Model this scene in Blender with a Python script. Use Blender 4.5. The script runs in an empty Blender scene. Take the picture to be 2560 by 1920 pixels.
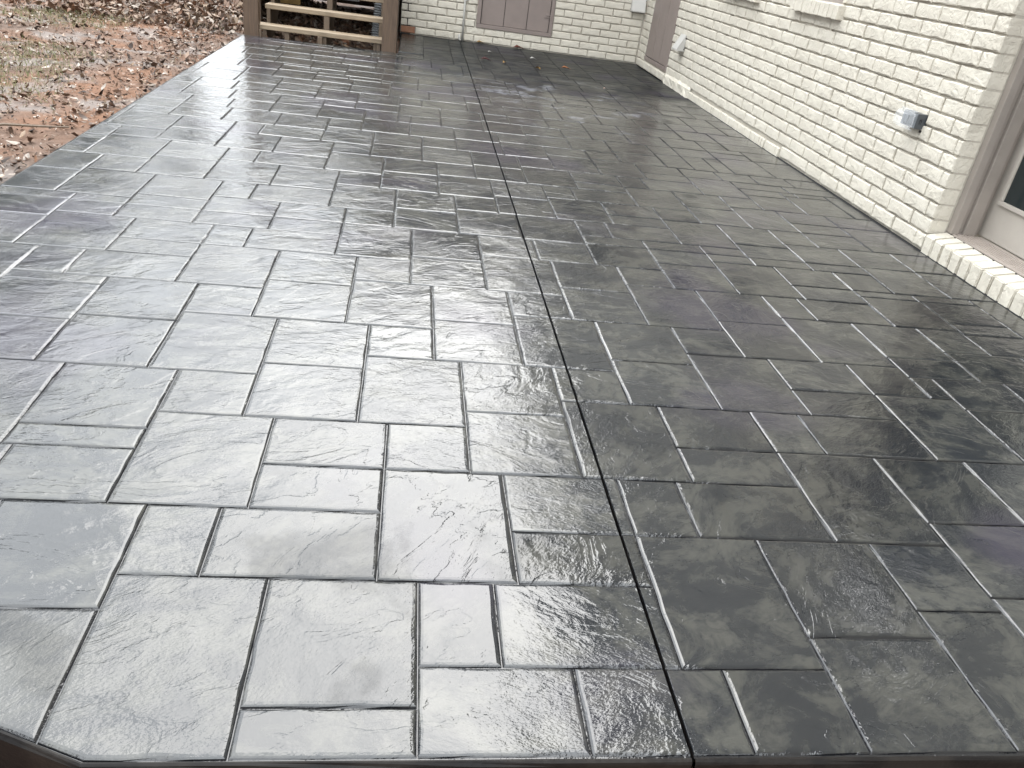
import bpy, bmesh, math, random
import numpy as np
from mathutils import Vector, Matrix
from math import radians, sin, cos, pi, atan2, hypot

# ------------------------------------------------------------------ camera
scene = bpy.context.scene
COL = scene.collection
CAM_R = ((0.9872227, -0.0600333, -0.1476056), (-0.0983685, 0.4991395, -0.8609201), (0.1253596, 0.8644395, 0.4868565))
CAM_H = 1.22
cam_data = bpy.data.cameras.new("camera")
cam_data.sensor_width = 36.0
cam_data.sensor_fit = 'HORIZONTAL'
cam_data.lens = 1985.0 / 2560.0 * 36.0
cam_data.clip_start = 0.05
cam_data.clip_end = 1000.0
cam = bpy.data.objects.new("camera", cam_data)
COL.objects.link(cam)
cam.matrix_world = Matrix.Translation((0, 0, CAM_H)) @ Matrix(CAM_R).to_4x4()
scene.camera = cam
scene.render.resolution_x = 1024
scene.render.resolution_y = 768

# ------------------------------------------------------------------ sky, sun, exposure
SUN_EL, SUN_AZ = radians(50.0), radians(16.0)      # azimuth from +Y towards +X
world = bpy.data.worlds.new("World")
scene.world = world
world.use_nodes = True
wn, wl = world.node_tree.nodes, world.node_tree.links
wn.clear()
w_out = wn.new('ShaderNodeOutputWorld')
sky = wn.new('ShaderNodeTexSky')
sky.sky_type = 'NISHITA'
sky.sun_disc = False
sky.sun_elevation = SUN_EL
sky.sun_rotation = SUN_AZ
sky.air_density = 1.0
sky.dust_density = 3.0
hsv = wn.new('ShaderNodeHueSaturation')
hsv.inputs['Saturation'].default_value = 0.35
wl.new(sky.outputs[0], hsv.inputs['Color'])
bg_sky = wn.new('ShaderNodeBackground')
bg_sky.inputs['Strength'].default_value = 0.06
wl.new(hsv.outputs[0], bg_sky.inputs['Color'])
# even overcast deck: the usual (1 + 2 sin h) / 3 brightness, lightly broken by cloud noise
tc = wn.new('ShaderNodeTexCoord')
sep = wn.new('ShaderNodeSeparateXYZ')
wl.new(tc.outputs['Generated'], sep.inputs[0])
up = wn.new('ShaderNodeMath'); up.operation = 'MAXIMUM'; up.inputs[1].default_value = 0.0
wl.new(sep.outputs['Z'], up.inputs[0])
ramp = wn.new('ShaderNodeMath'); ramp.operation = 'MULTIPLY_ADD'
ramp.inputs[1].default_value = 0.74; ramp.inputs[2].default_value = 0.30
wl.new(up.outputs[0], ramp.inputs[0])
cl = wn.new('ShaderNodeTexNoise')
cl.inputs['Scale'].default_value = 2.6; cl.inputs['Detail'].default_value = 6.0
wl.new(tc.outputs['Generated'], cl.inputs['Vector'])
clr = wn.new('ShaderNodeMapRange')
clr.inputs['From Min'].default_value = 0.3; clr.inputs['From Max'].default_value = 0.7
clr.inputs['To Min'].default_value = 0.86; clr.inputs['To Max'].default_value = 1.14
wl.new(cl.outputs[0], clr.inputs[0])
mul = wn.new('ShaderNodeMath'); mul.operation = 'MULTIPLY'
wl.new(ramp.outputs[0], mul.inputs[0]); wl.new(clr.outputs[0], mul.inputs[1])
bg_cloud = wn.new('ShaderNodeBackground')
bg_cloud.inputs['Color'].default_value = (0.93, 0.97, 1.0, 1)
cs = wn.new('ShaderNodeMath'); cs.operation = 'MULTIPLY'; cs.inputs[1].default_value = 1.25
wl.new(mul.outputs[0], cs.inputs[0])
wl.new(cs.outputs[0], bg_cloud.inputs['Strength'])
wmix = wn.new('ShaderNodeMixShader'); wmix.inputs[0].default_value = 0.78
wl.new(bg_sky.outputs[0], wmix.inputs[1]); wl.new(bg_cloud.outputs[0], wmix.inputs[2])
wl.new(wmix.outputs[0], w_out.inputs[0])

sun_data = bpy.data.lights.new("sun", 'SUN')
sun_data.energy = 0.42
sun_data.angle = radians(56.0)
sun_data.color = (1.0, 0.96, 0.90)
sun = bpy.data.objects.new("sun", sun_data)
COL.objects.link(sun)
sd = Vector((sin(SUN_AZ) * cos(SUN_EL), cos(SUN_AZ) * cos(SUN_EL), sin(SUN_EL)))
sun.rotation_euler = sd.to_track_quat('Z', 'Y').to_euler()
sun.location = (0, 0, 20)

scene.view_settings.view_transform = 'Standard'
scene.view_settings.look = 'None'
scene.view_settings.gamma = 1.0
scene.view_settings.exposure = 2.75
scene.view_settings.use_curve_mapping = False

scene.cycles.max_bounces = 6
scene.cycles.diffuse_bounces = 3
scene.cycles.glossy_bounces = 3
scene.cycles.transparent_max_bounces = 6

# ------------------------------------------------------------------ helpers
RNG = random.Random(7)

def project(p):
    v = Vector(p) - Vector((0, 0, CAM_H))
    R = Matrix(CAM_R)
    c = R.transposed() @ v
    if c.z > -0.05:
        return None
    return 1280 + 1985 * c.x / -c.z, 960 - 1985 * c.y / -c.z

def tag(o, label, cat, group=None):
    o['label'] = label; o['category'] = cat
    if group: o['group'] = group
    return o

def thing(name, label, cat, loc=(0, 0, 0), rz=0.0, group=None):
    o = bpy.data.objects.new(name, None)
    o.empty_display_size = 0.1
    o.location = loc; o.rotation_euler = (0, 0, rz)
    COL.objects.link(o)
    return tag(o, label, cat, group)

def link(name, me, parent=None, mat=None):
    o = bpy.data.objects.new(name, me)
    COL.objects.link(o)
    if parent is not None: o.parent = parent
    if mat is not None and not me.materials: me.materials.append(mat)
    return o

def mesh(name, verts, faces, mat=None, smooth=False):
    me = bpy.data.meshes.new(name)
    me.from_pydata([tuple(v) for v in verts], [], faces)
    if mat is not None: me.materials.append(mat)
    if smooth:
        me.polygons.foreach_set('use_smooth', [True] * len(me.polygons))
    me.update()
    return me

class MB:
    """collects shapes for ONE mesh"""
    def __init__(s): s.v = []; s.f = []
    def add(s, v, f):
        b = len(s.v); s.v += [tuple(q) for q in v]; s.f += [tuple(i + b for i in q) for q in f]; return s
    def box(s, x0, y0, z0, x1, y1, z1, bev=0.0, M=None):
        if bev <= 0:
            v = [(x0,y0,z0),(x1,y0,z0),(x1,y1,z0),(x0,y1,z0),(x0,y0,z1),(x1,y0,z1),(x1,y1,z1),(x0,y1,z1)]
            f = [(0,3,2,1),(4,5,6,7),(0,1,5,4),(1,2,6,5),(2,3,7,6),(3,0,4,7)]
        else:
            bm = bmesh.new()
            bmesh.ops.create_cube(bm, size=1.0)
            for q in bm.verts:
                q.co = Vector(((x0+x1)/2 + q.co.x*(x1-x0), (y0+y1)/2 + q.co.y*(y1-y0), (z0+z1)/2 + q.co.z*(z1-z0)))
            bmesh.ops.bevel(bm, geom=list(bm.edges), offset=bev, segments=2, affect='EDGES', profile=0.6)
            bm.verts.index_update()
            v = [tuple(q.co) for q in bm.verts]; f = [tuple(q.index for q in p.verts) for p in bm.faces]
            bm.free()
        if M is not None: v = [tuple(M @ Vector(q)) for q in v]
        return s.add(v, f)
    def prism(s, poly, z0, z1):
        n = len(poly)
        v = [(x, y, z0) for x, y in poly] + [(x, y, z1) for x, y in poly]
        f = [tuple(range(n))[::-1], tuple(range(n, 2*n))] + [(i, (i+1) % n, n+(i+1) % n, n+i) for i in range(n)]
        return s.add(v, f)
    def tube(s, pts, rad, n=8, cap=True):
        pts = [Vector(p) for p in pts]
        if not hasattr(rad, '__len__'): rad = [rad]*len(pts)
        base = len(s.v); prev = None
        for i, p in enumerate(pts):
            d = (pts[min(i+1, len(pts)-1)] - pts[max(i-1, 0)]).normalized()
            a = d.orthogonal().normalized() if prev is None else (prev - d*prev.dot(d)).normalized()
            prev = a; b = d.cross(a)
            for k in range(n):
                t = 2*pi*k/n
                s.v.append(tuple(p + (a*cos(t) + b*sin(t))*rad[i]))
        for i in range(len(pts)-1):
            for k in range(n):
                s.f.append((base+i*n+k, base+i*n+(k+1) % n, base+(i+1)*n+(k+1) % n, base+(i+1)*n+k))
        if cap:
            s.f.append(tuple(base+k for k in range(n))[::-1])
            s.f.append(tuple(base+(len(pts)-1)*n+k for k in range(n)))
        return s
    def build(s, name, mat, parent=None, smooth=False):
        return link(name, mesh(name, s.v, s.f, mat, smooth), parent)

# ------------------------------------------------------------------ materials
def new_mat(name):
    m = bpy.data.materials.new(name); m.use_nodes = True
    nt = m.node_tree
    return m, nt.nodes, nt.links, nt.nodes['Principled BSDF']

def N(nodes, kind, **kw):
    n = nodes.new('ShaderNode' + kind)
    for k, v in kw.items():
        if k in n.inputs.keys(): n.inputs[k].default_value = v
        else: setattr(n, k, v)
    return n

def math_node(nodes, links, op, a, b=None, c=None):
    n = nodes.new('ShaderNodeMath'); n.operation = op
    for i, q in enumerate((a, b, c)):
        if q is None: continue
        if isinstance(q, (int, float)): n.inputs[i].default_value = q
        else: links.new(q, n.inputs[i])
    return n.outputs[0]

def mixc(nodes, links, fac, a, b, mode='MIX'):
    n = nodes.new('ShaderNodeMix'); n.data_type = 'RGBA'; n.blend_type = mode
    if isinstance(fac, (int, float)): n.inputs[0].default_value = fac
    else: links.new(fac, n.inputs[0])
    for i, q in ((6, a), (7, b)):
        if isinstance(q, tuple): n.inputs[i].default_value = q if len(q) == 4 else q + (1,)
        else: links.new(q, n.inputs[i])
    return n.outputs[2]

def rangemap(nodes, links, v, a, b, c=0.0, d=1.0):
    n = nodes.new('ShaderNodeMapRange'); n.interpolation_type = 'SMOOTHSTEP'
    n.inputs[1].default_value = a; n.inputs[2].default_value = b
    n.inputs[3].default_value = c; n.inputs[4].default_value = d
    links.new(v, n.inputs[0])
    return n.outputs[0]

def stone_material():
    m, n, l, p = new_mat("sealed_stamped_concrete")
    geo = n.new('ShaderNodeNewGeometry')
    at = n.new('ShaderNodeAttribute'); at.attribute_name = 'seed'
    off = n.new('ShaderNodeVectorMath'); off.operation = 'SCALE'
    off.inputs[0].default_value = (13.7, 7.3, 3.1); l.new(at.outputs['Fac'], off.inputs['Scale'])
    add = n.new('ShaderNodeVectorMath'); l.new(geo.outputs['Position'], add.inputs[0]); l.new(off.outputs[0], add.inputs[1])
    P = add.outputs[0]
    # slate grain runs obliquely: stretch the coordinates, a little different on each stone
    rot = n.new('ShaderNodeVectorRotate'); rot.rotation_type = 'Z_AXIS'
    l.new(P, rot.inputs['Vector'])
    ang = math_node(n, l, 'MULTIPLY_ADD', at.outputs['Fac'], 1.3, -0.9)
    l.new(ang, rot.inputs['Angle'])
    mp = n.new('ShaderNodeMapping'); mp.inputs['Scale'].default_value = (1.0, 1.9, 1.0)
    l.new(rot.outputs[0], mp.inputs['Vector'])
    G = mp.outputs[0]
    n1 = N(n, 'TexNoise', Scale=3.6, Detail=5.0, Roughness=0.6, Distortion=0.8); l.new(G, n1.inputs['Vector'])
    v = math_node(n, l, 'MULTIPLY', n1.outputs[0], 4.2)
    fr = math_node(n, l, 'FRACT', v); fl = math_node(n, l, 'FLOOR', v)
    pw = math_node(n, l, 'POWER', fr, 9.0)
    terr = math_node(n, l, 'ADD', fl, pw)                    # thin ledges
    n3 = N(n, 'TexNoise', Scale=15.0, Detail=4.0, Roughness=0.62, Distortion=0.6); l.new(G, n3.inputs['Vector'])
    n4 = N(n, 'TexNoise', Scale=115.0, Detail=2.0, Roughness=0.6, Distortion=0.4); l.new(G, n4.inputs['Vector'])
    n5 = N(n, 'TexNoise', Scale=1.7, Detail=2.0); l.new(P, n5.inputs['Vector'])
    rough_amt = rangemap(n, l, n5.outputs[0], 0.36, 0.62, 0.30, 1.0)
    h = math_node(n, l, 'MULTIPLY', terr, 1.25)
    h = math_node(n, l, 'MULTIPLY_ADD', n3.outputs[0], 2.2, h)
    mp6 = n.new('ShaderNodeMapping'); mp6.inputs['Scale'].default_value = (1.0, 1.3, 1.0); l.new(rot.outputs[0], mp6.inputs['Vector'])
    n6 = N(n, 'TexNoise', Scale=5.4, Detail=3.0, Roughness=0.5, Distortion=0.5); l.new(mp6.outputs[0], n6.inputs['Vector'])
    amp6 = math_node(n, l, 'MULTIPLY_ADD', math_node(n, l, 'FRACT', math_node(n, l, 'MULTIPLY', at.outputs['Fac'], 7.31)), 8.0, 4.0)
    h = math_node(n, l, 'ADD', math_node(n, l, 'MULTIPLY', n6.outputs[0], amp6), h)      # hand-sized swells of the slate
    fine = math_node(n, l, 'MULTIPLY', n4.outputs[0], rough_amt)
    h = math_node(n, l, 'MULTIPLY_ADD', fine, 1.45, h)
    bump = N(n, 'Bump', Strength=1.0, Distance=0.00062); l.new(h, bump.inputs['Height'])
    # colour: grey base, charcoal release agent in the lows, some purple and tan stain
    mpc = n.new('ShaderNodeMapping'); mpc.inputs['Scale'].default_value = (1.0, 1.25, 1.0); l.new(rot.outputs[0], mpc.inputs['Vector'])
    c1 = N(n, 'TexNoise', Scale=5.5, Detail=8.0, Roughness=0.7, Distortion=0.5); l.new(mpc.outputs[0], c1.inputs['Vector'])
    c2 = N(n, 'TexNoise', Scale=1.1, Detail=3.0, Roughness=0.5); l.new(geo.outputs['Position'], c2.inputs['Vector'])
    f1 = rangemap(n, l, c1.outputs[0], 0.40, 0.58)
    col = mixc(n, l, f1, (0.053, 0.0525, 0.046), (0.0130, 0.0147, 0.0172))
    f3 = rangemap(n, l, n3.outputs[0], 0.50, 0.66)
    col = mixc(n, l, math_node(n, l, 'MULTIPLY', f3, 0.55), col, (0.014, 0.016, 0.018))
    f2 = rangemap(n, l, c2.outputs[0], 0.53, 0.64)
    col = mixc(n, l, math_node(n, l, 'MULTIPLY', f2, 0.6), col, (0.030, 0.025, 0.042))
    # pale dried sealer film in the far right part
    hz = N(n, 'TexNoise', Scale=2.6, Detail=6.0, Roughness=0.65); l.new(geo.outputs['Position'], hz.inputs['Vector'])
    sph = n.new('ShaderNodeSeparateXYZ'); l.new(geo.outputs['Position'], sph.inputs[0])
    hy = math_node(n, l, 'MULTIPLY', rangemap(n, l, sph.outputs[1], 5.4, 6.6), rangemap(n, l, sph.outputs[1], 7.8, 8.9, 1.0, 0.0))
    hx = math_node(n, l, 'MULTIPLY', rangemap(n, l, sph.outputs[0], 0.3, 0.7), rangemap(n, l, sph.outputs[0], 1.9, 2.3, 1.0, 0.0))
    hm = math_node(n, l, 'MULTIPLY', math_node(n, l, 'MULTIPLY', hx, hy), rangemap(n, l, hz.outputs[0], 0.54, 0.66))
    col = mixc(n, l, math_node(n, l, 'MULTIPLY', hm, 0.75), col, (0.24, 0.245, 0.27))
    led = rangemap(n, l, fr, 0.86, 0.99)
    col = mixc(n, l, math_node(n, l, 'MULTIPLY', led, 0.35), col, (0.016, 0.018, 0.020))
    tone = rangemap(n, l, at.outputs['Fac'], 0.0, 1.0, 0.82, 1.15)
    tc_ = n.new('ShaderNodeVectorMath'); tc_.operation = 'SCALE'; l.new(col, tc_.inputs[0]); l.new(tone, tc_.inputs['Scale'])
    # release pigment stays in the joints
    spz = n.new('ShaderNodeSeparateXYZ'); l.new(geo.outputs['Position'], spz.inputs[0])
    jn = rangemap(n, l, spz.outputs[2], -0.0045, -0.0012, 1.0, 0.0)
    colj = mixc(n, l, jn, tc_.outputs[0], (0.007, 0.0072, 0.009))
    l.new(colj, p.inputs['Base Color'])
    p.inputs['Roughness'].default_value = 0.5
    p.inputs['Specular IOR Level'].default_value = 0.05
    # the sealer thins out to a dull finish in the far corner by the house
    spx = n.new('ShaderNodeSeparateXYZ'); l.new(geo.outputs['Position'], spx.inputs[0])
    yy = math_node(n, l, 'MULTIPLY_ADD', c2.outputs[0], 3.4, spx.outputs[1])
    far = rangemap(n, l, yy, 8.6, 10.4)
    rgt = rangemap(n, l, spx.outputs[0], -0.35, 0.35)
    dull = math_node(n, l, 'MULTIPLY', far, rgt)
    dn = N(n, 'TexNoise', Scale=1.5, Detail=6.0, Roughness=0.6, Distortion=0.6); l.new(P, dn.inputs['Vector'])
    dry = rangemap(n, l, dn.outputs[0], 0.58, 0.66)
    thin = math_node(n, l, 'MAXIMUM', math_node(n, l, 'MULTIPLY', dull, 0.85), math_node(n, l, 'MULTIPLY', dry, 0.3))
    cw = math_node(n, l, 'SUBTRACT', 1.0, thin)
    l.new(cw, p.inputs['Coat Weight'])
    p.inputs['Coat IOR'].default_value = 1.55
    cr = rangemap(n, l, c2.outputs[0], 0.35, 0.7, 0.035, 0.075)
    l.new(cr, p.inputs['Coat Roughness'])
    l.new(bump.outputs[0], p.inputs['Normal']); l.new(bump.outputs[0], p.inputs['Coat Normal'])
    return m

def slab_material():
    m, n, l, p = new_mat("concrete_edge")
    tcn = n.new('ShaderNodeNewGeometry')
    a = N(n, 'TexNoise', Scale=9.0, Detail=6.0); l.new(tcn.outputs['Position'], a.inputs['Vector'])
    col = mixc(n, l, rangemap(n, l, a.outputs[0], 0.35, 0.65), (0.006, 0.005, 0.005), (0.018, 0.015, 0.013))
    l.new(col, p.inputs['Base Color']); p.inputs['Roughness'].default_value = 0.45
    p.inputs['Specular IOR Level'].default_value = 0.15; p.inputs['Coat Weight'].default_value = 0.0; p.inputs['Coat IOR'].default_value = 1.5
    b = N(n, 'TexNoise', Scale=60.0, Detail=4.0); l.new(tcn.outputs['Position'], b.inputs['Vector'])
    bp = N(n, 'Bump', Strength=0.7, Distance=0.002); l.new(b.outputs[0], bp.inputs['Height'])
    l.new(bp.outputs[0], p.inputs['Normal']); l.new(bp.outputs[0], p.inputs['Coat Normal'])
    return m

def paint_material(name, c, c2, bump=0.0025, rough=0.62, scale=26.0):
    m, n, l, p = new_mat(name)
    g = n.new('ShaderNodeNewGeometry')
    oi = n.new('ShaderNodeObjectInfo')
    a = N(n, 'TexNoise', Scale=5.0, Detail=5.0, Roughness=0.6); l.new(g.outputs['Position'], a.inputs['Vector'])
    b = N(n, 'TexNoise', Scale=scale, Detail=5.0, Roughness=0.6, Distortion=0.8); l.new(g.outputs['Position'], b.inputs['Vector'])
    b2 = N(n, 'TexNoise', Scale=110.0, Detail=3.0); l.new(g.outputs['Position'], b2.inputs['Vector'])
    col = mixc(n, l, rangemap(n, l, a.outputs[0], 0.3, 0.75), c, c2)
    pits = rangemap(n, l, b.outputs[0], 0.33, 0.40, 1.0, 0.0)
    h = math_node(n, l, 'MULTIPLY_ADD', rangemap(n, l, b.outputs[0], 0.30, 0.62), 1.0, math_node(n, l, 'MULTIPLY', b2.outputs[0], 0.25))
    dk = tuple(v * 0.86 for v in c2)
    col = mixc(n, l, math_node(n, l, 'MULTIPLY', pits, 0.35), col, dk)
    l.new(col, p.inputs['Base Color'])
    p.inputs['Roughness'].default_value = rough
    p.inputs['Specular IOR Level'].default_value = 0.3
    bp = N(n, 'Bump', Strength=1.0, Distance=bump); l.new(h, bp.inputs['Height']); l.new(bp.outputs[0], p.inputs['Normal'])
    return m

def upper_wall_material(c):
    m, n, l, p = new_mat("painted_brick_upper")
    g = n.new('ShaderNodeNewGeometry')
    sp = n.new('ShaderNodeSeparateXYZ'); l.new(g.outputs['Position'], sp.inputs[0])
    s = math_node(n, l, 'ADD', sp.outputs[0], sp.outputs[1])
    cb = n.new('ShaderNodeCombineXYZ'); l.new(s, cb.inputs[0]); l.new(sp.outputs[2], cb.inputs[1])
    bt = n.new('ShaderNodeTexBrick')
    bt.inputs['Scale'].default_value = 1.0; bt.inputs['Brick Width'].default_value = 0.245; bt.inputs['Row Height'].default_value = 0.0848
    bt.inputs['Mortar Size'].default_value = 0.006; bt.inputs['Mortar Smooth'].default_value = 0.3
    l.new(cb.outputs[0], bt.inputs['Vector'])
    p.inputs['Base Color'].default_value = c + (1,)
    p.inputs['Roughness'].default_value = 0.65
    bp = N(n, 'Bump', Strength=1.0, Distance=-0.01); l.new(bt.outputs['Fac'], bp.inputs['Height']); l.new(bp.outputs[0], p.inputs['Normal'])
    return m

def plain(name, c, rough=0.5, noise=0.15, scale=14.0, bump=0.0006, spec=0.4, metallic=0.0):
    m, n, l, p = new_mat(name)
    g = n.new('ShaderNodeNewGeometry')
    a = N(n, 'TexNoise', Scale=scale, Detail=6.0, Roughness=0.6); l.new(g.outputs['Position'], a.inputs['Vector'])
    lo = tuple(v * (1 - noise) for v in c); hi = tuple(min(1, v * (1 + noise)) for v in c)
    l.new(mixc(n, l, rangemap(n, l, a.outputs[0], 0.3, 0.7), lo, hi), p.inputs['Base Color'])
    p.inputs['Roughness'].default_value = rough; p.inputs['Specular IOR Level'].default_value = spec; p.inputs['Metallic'].default_value = metallic
    b = N(n, 'TexNoise', Scale=scale * 9, Detail=3.0); l.new(g.outputs['Position'], b.inputs['Vector'])
    bp = N(n, 'Bump', Strength=0.6, Distance=bump); l.new(b.outputs[0], bp.inputs['Height']); l.new(bp.outputs[0], p.inputs['Normal'])
    return m

def wood_material(name, c, c2, axis=(1.0, 14.0, 14.0), rough=0.6):
    m, n, l, p = new_mat(name)
    t = n.new('ShaderNodeTexCoord')
    mp = n.new('ShaderNodeMapping'); mp.inputs['Scale'].default_value = axis; l.new(t.outputs['Object'], mp.inputs['Vector'])
    a = N(n, 'TexNoise', Scale=4.0, Detail=8.0, Roughness=0.65, Distortion=0.5); l.new(mp.outputs[0], a.inputs['Vector'])
    w = N(n, 'TexNoise', Scale=2.3, Detail=3.0); l.new(t.outputs['Object'], w.inputs['Vector'])
    col = mixc(n, l, rangemap(n, l, a.outputs[0], 0.3, 0.7), c, c2)
    col = mixc(n, l, math_node(n, l, 'MULTIPLY', rangemap(n, l, w.outputs[0], 0.5, 0.75), 0.45), col, tuple(v * 0.45 for v in c))
    l.new(col, p.inputs['Base Color']); p.inputs['Roughness'].default_value = rough
    bp = N(n, 'Bump', Strength=0.8, Distance=0.0015); l.new(a.outputs[0], bp.inputs['Height']); l.new(bp.outputs[0], p.inputs['Normal'])
    return m

def soil_material():
    m, n, l, p = new_mat("clay_soil")
    g = n.new('ShaderNodeNewGeometry')
    a = N(n, 'TexNoise', Scale=0.9, Detail=6.0, Roughness=0.6); l.new(g.outputs['Position'], a.inputs['Vector'])
    b = N(n, 'TexNoise', Scale=16.0, Detail=6.0, Roughness=0.65); l.new(g.outputs['Position'], b.inputs['Vector'])
    c = N(n, 'TexNoise', Scale=2.2, Detail=5.0); l.new(g.outputs['Position'], c.inputs['Vector'])
    col = mixc(n, l, rangemap(n, l, a.outputs[0], 0.38, 0.62), (0.225, 0.128, 0.084), (0.175, 0.128, 0.104))
    col = mixc(n, l, math_node(n, l, 'MULTIPLY', rangemap(n, l, b.outputs[0], 0.45, 0.7), 0.6), col, (0.085, 0.048, 0.032))
    col = mixc(n, l, math_node(n, l, 'MULTIPLY', rangemap(n, l, c.outputs[0], 0.50, 0.62), 0.75), col, (0.25, 0.225, 0.21))
    l.new(col, p.inputs['Base Color']); p.inputs['Roughness'].default_value = 0.95; p.inputs['Specular IOR Level'].default_value = 0.1
    bp = N(n, 'Bump', Strength=1.0, Distance=0.02); l.new(b.outputs[0], bp.inputs['Height']); l.new(bp.outputs[0], p.inputs['Normal'])
    return m

def leaf_material(name, rough=0.6, trans=0.0):
    m, n, l, p = new_mat(name)
    at = n.new('ShaderNodeAttribute'); at.attribute_name = 'tint'
    g = n.new('ShaderNodeNewGeometry')
    b = N(n, 'TexNoise', Scale=90.0, Detail=3.0); l.new(g.outputs['Position'], b.inputs['Vector'])
    k = rangemap(n, l, b.outputs[0], 0.3, 0.7, 0.75, 1.2)
    s = n.new('ShaderNodeVectorMath'); s.operation = 'SCALE'; l.new(at.outputs['Color'], s.inputs[0]); l.new(k, s.inputs['Scale'])
    l.new(s.outputs[0], p.inputs['Base Color'])
    p.inputs['Roughness'].default_value = rough; p.inputs['Specular IOR Level'].default_value = 0.35
    return m

def glass_material(name, c=(0.02, 0.025, 0.025), rough=0.03):
    m, n, l, p = new_mat(name)
    p.inputs['Base Color'].default_value = c + (1,); p.inputs['Roughness'].default_value = rough
    p.inputs['Specular IOR Level'].default_value = 0.3
    return m

def clear_plastic():
    m, n, l, p = new_mat("clear_plastic")
    p.inputs['Base Color'].default_value = (0.92, 0.94, 0.96, 1); p.inputs['Roughness'].default_value = 0.12
    p.inputs['Alpha'].default_value = 0.16
    p.inputs['IOR'].default_value = 1.45
    return m

M = {}
M['stone'] = stone_material()
M['slab'] = slab_material()
M['cut'] = plain("dark_joint", (0.008, 0.008, 0.009), 0.8)
CREAM = (0.56, 0.54, 0.475)
M['brick'] = paint_material("cream_painted_brick", (0.80, 0.745, 0.635), (0.72, 0.664, 0.56))
M['mortar'] = paint_material("painted_mortar", (0.62, 0.57, 0.485), (0.52, 0.475, 0.40), 0.002, 0.75)
M['upper'] = upper_wall_material(CREAM)
M['rawbrick'] = paint_material("bare_red_brick", (0.30, 0.13, 0.075), (0.42, 0.22, 0.13))
M['taupe'] = plain("taupe_paint", (0.29, 0.235, 0.21), 0.45, 0.05, 6.0, 0.0003)
M['taupe2'] = plain("taupe_paint_door", (0.55, 0.50, 0.44), 0.42, 0.04, 6.0, 0.0002)
M['frame'] = plain("taupe_frame", (0.37, 0.325, 0.285), 0.45, 0.06, 6.0, 0.0003)
M['threshold'] = plain("threshold", (0.45, 0.385, 0.335), 0.4, 0.08)
M['siding'] = plain("dark_siding", (0.055, 0.047, 0.042), 0.6)
M['soffit'] = plain("soffit", (0.20, 0.18, 0.165), 0.7)
M['roof'] = plain("shingle_roof", (0.055, 0.05, 0.048), 0.9, 0.3, 5.0, 0.004)
M['white'] = plain("white_vent", (0.60, 0.58, 0.54), 0.5, 0.05)
M['black'] = plain("black_gasket", (0.012, 0.010, 0.010), 0.6)
M['grey'] = plain("grey_box", (0.085, 0.092, 0.10), 0.4, 0.06)
M['greylight'] = plain("light_grey_plastic", (0.22, 0.235, 0.25), 0.35, 0.05)
M['clear'] = clear_plastic()
M['glass'] = glass_material("dark_glass")
M['tread'] = wood_material("weathered_tread", (0.26, 0.185, 0.115), (0.38, 0.30, 0.205), (1.2, 16.0, 16.0))
M['post'] = wood_material("stained_post", (0.085, 0.050, 0.029), (0.145, 0.092, 0.056), (16.0, 16.0, 1.2))
M['stringer'] = wood_material("brown_lumber", (0.12, 0.08, 0.05), (0.17, 0.12, 0.078), (16.0, 2.0, 2.0))
M['soil'] = soil_material()
M['litter'] = leaf_material("dead_leaves")
M['bladegrass'] = leaf_material("thin_grass", 0.55)
M['bark'] = plain("bark", (0.10, 0.08, 0.065), 0.9, 0.35, 8.0, 0.006)
M['foliage'] = leaf_material("tree_leaves", 0.5)
M['duct'] = plain("corrugated_duct", (0.30, 0.31, 0.32), 0.4)
M['ochre'] = plain("ochre_board", (0.36, 0.22, 0.06), 0.6)
M['pale'] = plain("pale_board", (0.62, 0.62, 0.60), 0.6)

# the photograph is exposed for the shade: keep every diffuse colour on one common scale
ALBEDO = 0.68
for m_ in list(bpy.data.materials):
    if not m_.use_nodes or m_.name in ('dark_glass', 'clear_plastic'): continue
    nt = m_.node_tree; p_ = nt.nodes['Principled BSDF']; bc = p_.inputs['Base Color']
    if bc.is_linked:
        src = bc.links[0].from_socket
        sc = nt.nodes.new('ShaderNodeVectorMath'); sc.operation = 'SCALE'; sc.inputs['Scale'].default_value = ALBEDO
        nt.links.new(src, sc.inputs[0]); nt.links.new(sc.outputs[0], bc)
    else:
        bc.default_value = tuple(v * ALBEDO for v in bc.default_value[:3]) + (1,)

# ------------------------------------------------------------------ ground sheet
def ground_z(x, y):
    base = -0.045
    if y < 1.5 and x > -1.9: base = -0.135
    elif y < 1.5: base = -0.045 - 0.09 * min(1.0, (1.5 - y) / 0.8)
    if -1.72 < x < 2.9 and 1.5 <= y < 9.1: base = -0.16
    if y > 9.1 and x > -1.72: base = -0.10
    if x < -2.2:
        base += 0.035 * sin(x * 1.3 + 0.7) * sin(y * 0.9) + 0.02 * sin(x * 3.1) * cos(y * 2.3)
    if hypot(x, y) > 25: base = -0.1
    return base
xsn = [-260, -120, -60, -30, -20, -14] + list(np.arange(-10, 3.6, 0.2)) + [5, 9, 14, 25, 60, 120, 260]
ysn = [-260, -100, -40, -15, -6, -2] + list(np.arange(-0.4, 16.1, 0.2)) + [18, 22, 30, 50, 110, 260]
gv = [(x, y, ground_z(x, y) + RNG.uniform(-0.006, 0.006)) for y in ysn for x in xsn]
nx = len(xsn)
gf = [(j*nx+i, j*nx+i+1, (j+1)*nx+i+1, (j+1)*nx+i) for j in range(len(ysn)-1) for i in range(nx-1)]
ground = link("ground", mesh("ground", gv, gf, M['soil'], True))
ground['kind'] = 'structure'
ground['label'] = 'bare red clay ground scattered with dead leaves'

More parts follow.
